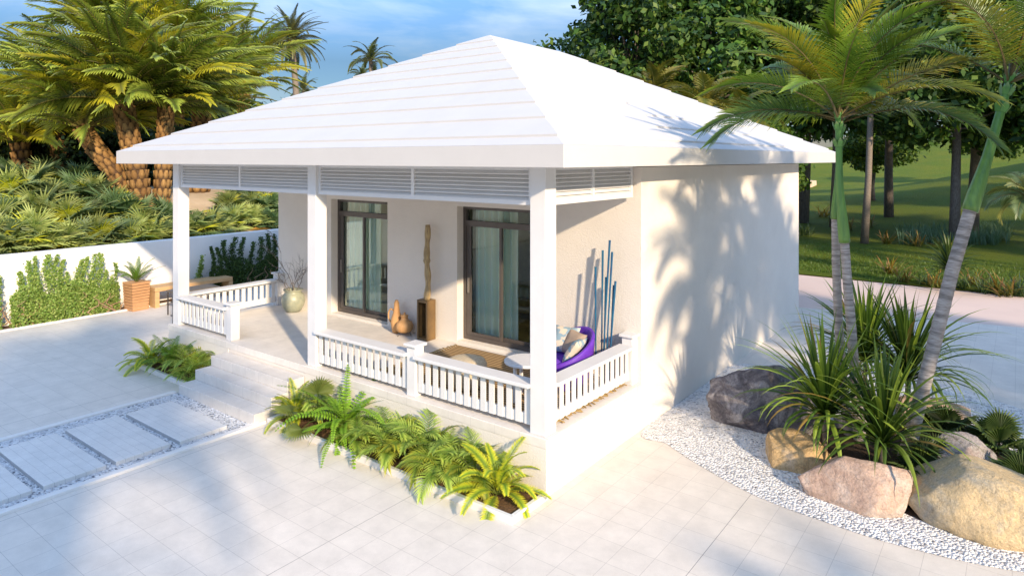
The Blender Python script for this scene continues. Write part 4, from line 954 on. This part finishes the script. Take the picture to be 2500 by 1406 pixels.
# ------------------------------------------------------------------ green shafted palms
def shaft_palm(path,w,split,label,nf,seed,L=1.75,crown_tilt=(0,0),azs=None,el=(88,76)):
    """path: world points base..crown; split = index where the green shaft begins"""
    base=path[0]; t=thing('green_shaft_palm',label,'palm tree',base,0,'palms in the gravel bed'); loc=[p-base for p in path]
    b=MB(); lp=loc[:split+1]; P=[]; rad=[]; cols=[]; n=120; r=random.Random(seed)
    def at(lst,s):
        k=min(len(lst)-2,int(s*(len(lst)-1))); f=s*(len(lst)-1)-k; return lst[k].lerp(lst[k+1],f)
    for k in range(n+1):
        s=k/n; P.append(at(lp,s)); ph=(k+r.choice((0,0,0,1)))%4; rad.append(w*(1.45-.45*min(1,s/.2)**.6 if s<.2 else 1-.12*(s-.2))*(1.035 if ph==0 else 1)); g=r.uniform(.85,1.12); cols.append(tuple(x*g*(.62 if ph==3 else 1) for x in (.50,.46,.43)))
    b.tube(P,rad,14,False,cols); b.build('trunk',M['ring'],t,True)
    up=loc[split:]; P=[];rad=[];n=24
    for k in range(n+1):
        s=k/n; P.append(at(up,s)); rad.append(w*(.98+.22*math.exp(-((s-.12)/.2)**2)-.42*s))
    b=MB(); b.tube(P,rad,14,True,[mix((1.35,1.15,1.0),(.8,1,.9),k/n) for k in range(n+1)]); b.build('crownshaft',M['shaft'],t,True)
    # ragged green leaf bases round the top of the shaft
    ax=(up[-1]-up[0]).normalized(); a0=Vector((1,0,0)); a0=(a0-ax*a0.dot(ax)).normalized(); b0=ax.cross(a0)
    for lv in range(3):
        b=MB(); s=.80+.12*lv; c=at(up,min(1,s)); rr_=w*(.72-.08*lv)
        for k in range(6):
            th=2*PI*k/6+lv*.5; d=a0*math.cos(th)+b0*math.sin(th); sd=-a0*math.sin(th)+b0*math.cos(th); h=w*1.9
            q=[c+d*rr_-sd*rr_*.6,c+d*rr_+sd*rr_*.6,c+d*rr_*1.5+ax*h*.55+sd*rr_*.75,c+d*rr_*1.5+ax*h*.55-sd*rr_*.75,c+d*rr_*1.75+ax*h]
            cg=(.85,1.05,.9); ct_=(3.0,1.6,2.6); i=[b.vert(q[0],cg),b.vert(q[1],cg),b.vert(q[2],cg),b.vert(q[3],cg),b.vert(q[4],ct_)]
            b.face((i[0],i[1],i[2],i[3])); b.face((i[3],i[2],i[4]))
        b.build('leaf_base',M['shaft'],t)
    mb=MB()
    for i in range(nf):
        u=i/nf; az=(azs[i] if azs else i*GA)+r.uniform(-.15,.15); k=r.random()
        ca,cb=((.05,.12,.012),(.26,.36,.045)) if k<.72 else ((.13,.15,.012),(.52,.44,.035))
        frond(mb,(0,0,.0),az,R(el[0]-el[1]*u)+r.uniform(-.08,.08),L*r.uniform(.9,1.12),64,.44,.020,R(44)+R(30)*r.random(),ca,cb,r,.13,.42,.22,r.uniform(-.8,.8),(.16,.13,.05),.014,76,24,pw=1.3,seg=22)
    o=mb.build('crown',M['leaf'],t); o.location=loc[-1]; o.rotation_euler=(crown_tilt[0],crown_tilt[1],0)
    return t
A=[gp(2078,1085)]+[atd(x,y,d) for x,y,d in ((2057,940,8.28),(2047,780,8.3),(2041,640,8.3),(2040,535,8.3),(2046,440,8.3),(2054,300,8.3))]
shaft_palm(A,.053,4,'slender palm with ringed grey trunk, rear one of the upright pair',14,51,1.7)
Bp=[gp(2102,1100)]+[atd(x,y,d) for x,y,d in ((2088,940,8.05),(2077,780,8.05),(2068,680,8.05),(2062,592,8.05),(2050,460,8.05),(2046,290,8.05))]
shaft_palm(Bp,.057,4,'slender palm with bright green shaft, front one of the upright pair',18,52,1.8)
Cp=[gp(2205,1150)]+[atd(x,y,d) for x,y,d in ((2240,1000,7.6),(2283,830,7.62),(2325,660,7.65),(2368,515,7.7),(2412,380,7.72),(2462,205,7.75))]
shaft_palm(Cp,.073,4,'palm with grey ringed trunk and green shaft leaning to the right',12,53,1.9,(.1,.25))

# ---- strap leaved dracaenas
def drac(loc,h,label,seed,n=64,L=1.0,s=1.12,lean=(0,0)):
    r=random.Random(seed); t=thing('strap_leaf_plant',label,'dracaena',loc,0,'strap leaved plants in the gravel bed',s)
    b=MB(); b.tube([(0,0,-.05),(lean[0]*.4,lean[1]*.4,h*.5),(lean[0],lean[1],h)],[.030,.026,.022],7,True); b.build('stem',M['twig'],t,True)
    mb=MB()
    for i in range(n):
        u=i/n; az=i*GA+r.uniform(-.3,.3); e0=R(88-70*u**1.05)+r.uniform(-.08,.08); dr=R(8+18*r.random()) if u<.3 else R(30+105*u*r.uniform(.6,1.15))
        c0,c1=((.022,.055,.010),(.10,.18,.025)) if r.random()<.6 else ((.05,.11,.012),(.28,.38,.05))
        if r.random()<.05: c1=(.35,.22,.06)
        strap(mb,(lean[0]+.015*math.cos(az),lean[1]+.015*math.sin(az),h-.10*u),az,e0,L*1.12*r.uniform(.72,1.12)*(.85+.25*math.sin(PI*u)),0.033*r.uniform(.8,1.15),dr,c0,c1,r,9,1.5)
    mb.build('leaves',M['leaf'],t)
drac(gp(2014,1118,.05),.52,'strap leaved plant arching over the grey and tan boulders',101,126,.92)
drac(gp(2155,1165,.05),.40,'strap leaved plant behind the pink boulder, front of the group',102,110,.88)
drac(gp(2215,1010,.02),.50,'tall strap leaved plant behind the leaning palm trunk',103,130,1.05)
drac(gp(2112,985,.02),.62,'strap leaved plant at the back between the palm trunks',104,122,.98)
# ---- fan palms in the gravel bed
def fan_small(loc,label,seed,s=1,n=9):
    r=random.Random(seed); mb=MB()
    for i in range(n):
        u=i/n; az=i*GA+r.uniform(-.3,.3)-1.2; fan(mb,(0,0,0),az,R(80-65*u),.30*r.uniform(.85,1.1),(.035,.06,.016),(.10,.15,.04),r,30,265,r.uniform(.2,.36),.6,.12)
    put('fan_palm',mb,loc,label,'fan palm','leaves',s=s,m='soft',group='fan palms in the gravel bed')
fan_small(gp(2300,1085,.02),'dark fan palm just right of the leaning palm trunk',1,1.0)
fan_small(gp(2435,1120,.02),'dark fan palm at the right behind the mottled boulder',2,1.05)
fan_small(gp(2245,1180,.05),'dark fan palm low at the foot of the leaning palm',3,.9)
fan_small(gp(2490,1215,.02),'dark fan palm squeezed behind the yellow boulder at the right edge',4,.9)
fan_small(gp(2275,1150,.05),'fan palm between the leaning palm and the yellow boulder',5,.75)

# ------------------------------------------------------------------ lawn edge plants
def tuft_src(seed,c,n=34,L=.6,w=.03):
    r=random.Random(seed); t=thing('grass_tuft','tuft','grass tuft'); mb=MB()
    for i in range(n): strap(mb,(r.uniform(-.15,.15),r.uniform(-.15,.15),0),r.uniform(0,6.28),R(r.uniform(25,85)),L*r.uniform(.5,1.1),w*r.uniform(.6,1.2),R(r.uniform(15,60)),c[0],c[r.choice((1,1,2))],r,4)
    mb.build('blades',M['leaf'],t); return t
T1=tuft_src(1,((.08,.10,.015),(.36,.30,.04),(.45,.22,.06))); T2=tuft_src(2,((.04,.08,.02),(.14,.2,.05),(.08,.13,.12)),60,.55,.018)
tl=[(2175,672,T1,1.2,'yellow striped grass tuft at the path edge nearest the house'),(2205,690,T1,1.0,'smaller yellow striped grass tuft beside the one nearest the house'),(2280,700,T1,1.0,'yellow grass tuft left of the spiky plant on the lawn edge'),(2255,695,T2,.8,'green grass tuft left of the spiky plant on the lawn edge'),(2375,700,T1,1.1,'yellow grass tuft just right of the leaning trunk at the lawn edge'),(2410,715,T2,1.2,'green grass tuft at the lawn edge right of the leaning trunk'),(2450,722,T1,1.3,'striped grass tuft at the lawn edge close to the right picture edge'),(2490,722,T2,1.3,'green tuft cut by the right picture edge'),(2340,705,T2,1.0,'green grass tuft hidden behind the leaning trunk'),(2120,560,T1,1.4,'reddish tuft behind the straight grey trunk'),(2070,565,T1,1.3,'reddish tuft left of the straight grey trunk'),(2010,538,T1,1.6,'brown tuft at the foot of the shaded thin trunk'),(1965,575,T2,1.4,'grey green tuft on the lawn beside the house corner'),(2165,597,T1,1.2,'yellow tuft at the left end of the reed strip'),(2240,603,T1,1.2,'yellow tuft along the front of the reed strip'),(2310,610,T1,1.1,'yellow tuft at the middle of the reed strip')]
f1=set()
for x,y,src,s,lab in tl:
    p=gp(x,y,0); p.z=hill(p.x,p.y) if p.y>16.2 else 0
    if src.name not in f1: f1.add(src.name); src.location=p; src.scale=(s,)*3; src['label']=lab; src['group']='grass tufts along the lawn'
    else: copy_to(src,p,rnd.uniform(0,6),s,lab,'grass tufts along the lawn')
mb=MB(); r_=random.Random(77)
for k in range(1500):
    x=r_.uniform(2195,2465); y=r_.uniform(572,600)+ (x-2195)*.0; p=gp(x,y,0); p.z=hill(p.x,p.y)-.02; strap(mb,p,r_.uniform(0,6.28),R(r_.uniform(60,88)),r_.uniform(.35,.75),.022,R(r_.uniform(5,45)),(.04,.09,.04),(.14,.22,.12),r_,3)
tag(mb.build('reed_strip',M['leaf']),'strip of tall blue green reeds growing across the lawn','reeds',kind='stuff')
p=gp(2318,712,0); r_=random.Random(5); t=thing('spiky_plant','spiky rosette plant with drooping dark leaves on the lawn edge behind the leaning palm','dracaena',p); b=MB(); b.tube([(0,0,-.05),(0,0,.62)],[.06,.045],7); b.build('stem',M['twig'],t); mb=MB()
for i in range(90): u=i/90; az=i*GA; strap(mb,(0,0,.62-.1*u),az,R(86-80*u),1.0*r_.uniform(.8,1.1),.045,R(20+80*u),(.03,.06,.015),(.10,.16,.03),r_,7)
mb.build('leaves',M['leaf'],t)
slim_palm((2520,640),(2510,480),17.5,'low palm with pale fronds entering at the right picture edge',18,1.1,.35,99,(.05,.09,.03),(.2,.26,.1),'small_palm',.08,(45,40),(80,100),.03,26,0)
# lawn grass blades near the path
mb=MB(); r_=random.Random(31)
for k in range(16000):
    x=r_.uniform(1940,2520); y=655+(x-1950)*.13+r_.uniform(-78,6)*r_.random()**.5; p=gp(x,y,0)
    if p.y<16.3 or p.y>30: continue
    p.z=hill(p.x,p.y)-.01; a=r_.uniform(0,6.28); h=r_.uniform(.04,.10); w=.012; c0=jit((.05,.10,.015),r_,.2); c1=jit((.13,.2,.03),r_,.25)
    i0=mb.vert((p.x-w*math.cos(a),p.y-w*math.sin(a),p.z),c0); i1=mb.vert((p.x+w*math.cos(a),p.y+w*math.sin(a),p.z),c0); i2=mb.vert((p.x+r_.uniform(-.04,.04),p.y+r_.uniform(-.04,.04),p.z+h),c1); mb.face((i0,i1,i2))
o=mb.build('lawn_grass',M['leaf']); tag(o,'short green lawn grass behind the sandy path','grass',kind='stuff')

# ------------------------------------------------------------------ trees of the garden to the right and behind the viewer, whose shade falls into view
def shade_src():
    r=random.Random(17); t=thing('garden_palm','palm','palm tree')
    b=MB(); b.tube([(0,0,-.1),(.05,.02,1.8),(.02,.05,3.6),(0,0,5)],[.14,.11,.10,.09],9,True,[(.45,.42,.4)]*4); b.build('trunk',M['ring'],t,True)
    mb=MB()
    for i in range(24):
        u=i/24; frond(mb,(0,0,0),i*GA+r.uniform(-.2,.2),R(84-88*u),2.15*r.uniform(.9,1.1),34,.55,.07,R(55+35*r.random()),(.05,.10,.012),(.2,.26,.035),r,.12,.4,.22,r.uniform(-.6,.6),(.16,.13,.05),.016,76,26,pw=1.3,seg=16)
    o=mb.build('crown',M['leaf'],t); o.location=(0,0,5); return t
SP=shade_src()
for k,(x,y,sc_,rz,lab) in enumerate([(7.4,.9,.98,.4,'palm right of the view whose fronds shade the front of the side wall'),(7.2,2.9,.86,1.9,'shorter palm right of the view shading the middle of the side wall'),(9.0,3.3,1.16,3.1,'taller palm right of the view shading the upper side wall'),(7.6,5.2,.9,4.4,'palm right of the view shading the far end of the side wall'),(6.3,1.5,.62,5.2,'low palm right of the view shading the gravel bed'),(10.0,6.0,1.0,.9,'palm right of the view shading the side paving'),
  (6.3,-7.7,1.10,2.6,'palm behind the viewer shading the stepping slabs'),(6.9,-8.9,1.32,.2,'tall palm behind the viewer shading the left paving'),(6.8,-10.3,1.0,3.9,'shorter palm behind the viewer shading the lower left paving'),(9.9,-10.6,1.2,1.1,'palm far behind the viewer shading the paving in front'),(13.5,-5.3,.8,.8,'palm right of the viewer shading the lower right paving'),(13,16.6,1.3,2.2,'palm at the lawn edge right of the view'),(17,20,1.6,.7,'tall palm on the lawn right of the view'),(15,22.5,1.45,3.7,'palm on the lawn beyond the edge of the view'),(22,19,1.7,5.6,'tallest palm on the lawn right of the view'),(19.5,25.5,1.7,1.3,'palm under the hill right of the view')]):
    if k==0: o=SP; o.location=(x,y,0); o.rotation_euler=(0,0,rz); o.scale=(sc_,)*3; o['label']=lab
    else: o=copy_to(SP,(x,y,0),rz,sc_,lab)
    o['group']='palms outside the picture'
for k,(x,y,s,src,rz,lab) in enumerate([(17.5,2.2,.72,TR[1],2.0,'tall leafy tree right of the view shading the paving behind the house'),(15,37,.8,TR[1],1.0,'leafy tree right of the first grassy hill'),(23,43,.9,TR[0],2.6,'leafy tree on the crest of the first hill'),(13,47,.9,TR[1],5.1,'leafy tree behind the first hill'),(26,25,.75,TR[0],4.0,'second leafy tree right of the lawn shading the far grass'),(34,31,.8,TR[1],.9,'leafy tree on the hill far right of the lawn')]):
    place_tree(src,x,y,0 if y<15 else hill(x,y),s,rz,lab,'shade trees outside the picture')

# ------------------------------------------------------------------ light, sky, camera
SAZ=25.5; SEL=23.0
S=Vector((math.cos(R(SEL))*math.cos(R(SAZ)),-math.cos(R(SEL))*math.sin(R(SAZ)),math.sin(R(SEL))))
sd=bpy.data.lights.new('sun','SUN'); sd.energy=5.0; sd.angle=R(1.8); sd.color=(1,.80,.56)
so=bpy.data.objects.new('sun',sd); COL.objects.link(so); so.rotation_euler=S.to_track_quat('Z','Y').to_euler()
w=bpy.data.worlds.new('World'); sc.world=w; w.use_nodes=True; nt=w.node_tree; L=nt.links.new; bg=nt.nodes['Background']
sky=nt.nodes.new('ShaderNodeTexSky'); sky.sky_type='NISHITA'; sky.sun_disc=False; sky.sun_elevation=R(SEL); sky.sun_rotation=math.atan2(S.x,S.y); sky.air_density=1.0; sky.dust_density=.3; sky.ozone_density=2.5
tc=nt.nodes.new('ShaderNodeTexCoord'); mp=nt.nodes.new('ShaderNodeMapping'); mp.inputs['Scale'].default_value=(1.6,1.6,6.5); mp.inputs['Rotation'].default_value=(0,0,.5)
L(tc.outputs['Generated'],mp.inputs['Vector']); nz=nt.nodes.new('ShaderNodeTexNoise'); nz.inputs['Scale'].default_value=2.1; nz.inputs['Detail'].default_value=9; nz.inputs['Roughness'].default_value=.58; nz.inputs['Distortion'].default_value=.5
L(mp.outputs['Vector'],nz.inputs['Vector']); mr=nt.nodes.new('ShaderNodeMapRange'); mr.inputs['From Min'].default_value=.44; mr.inputs['From Max'].default_value=.74; mr.inputs['To Max'].default_value=.6; L(nz.outputs['Fac'],mr.inputs['Value'])
mx=nt.nodes.new('ShaderNodeMix'); mx.data_type='RGBA'; mx.inputs['B'].default_value=(9.5,9.0,8.4,1); L(mr.outputs['Result'],mx.inputs['Factor']); L(sky.outputs['Color'],mx.inputs['A']); 
sx=nt.nodes.new('ShaderNodeSeparateXYZ'); L(tc.outputs['Generated'],sx.inputs[0]); m9=nt.nodes.new('ShaderNodeMapRange'); m9.inputs['From Min'].default_value=.14; m9.inputs['From Max'].default_value=.5; m9.inputs['To Min'].default_value=.36; m9.inputs['To Max'].default_value=1.85; L(sx.outputs['Z'],m9.inputs['Value'])  # sky dimmed near the horizon, boosted overhead out of view for added fill
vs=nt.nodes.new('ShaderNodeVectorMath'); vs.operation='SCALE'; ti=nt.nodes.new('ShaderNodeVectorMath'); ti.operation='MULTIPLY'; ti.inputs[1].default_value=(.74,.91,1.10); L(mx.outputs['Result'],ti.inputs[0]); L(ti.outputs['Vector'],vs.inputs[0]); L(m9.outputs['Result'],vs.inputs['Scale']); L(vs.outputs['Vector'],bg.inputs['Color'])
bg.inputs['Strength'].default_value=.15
cd=bpy.data.cameras.new('camera'); cd.sensor_width=36; cd.lens=36*F/2500; cd.shift_y=-(703-HY)/2500; cd.clip_end=2000; cd.clip_start=.05
co=bpy.data.objects.new('camera',cd); COL.objects.link(co); co.location=CAM; co.rotation_euler=(R(90),0,YAW); sc.camera=co
sc.view_settings.view_transform='Standard'; sc.view_settings.look='None'; sc.view_settings.exposure=.5; sc.view_settings.gamma=1
try:
    sc.cycles.max_bounces=8; sc.cycles.transparent_max_bounces=12; sc.cycles.use_denoising=True
except Exception: pass
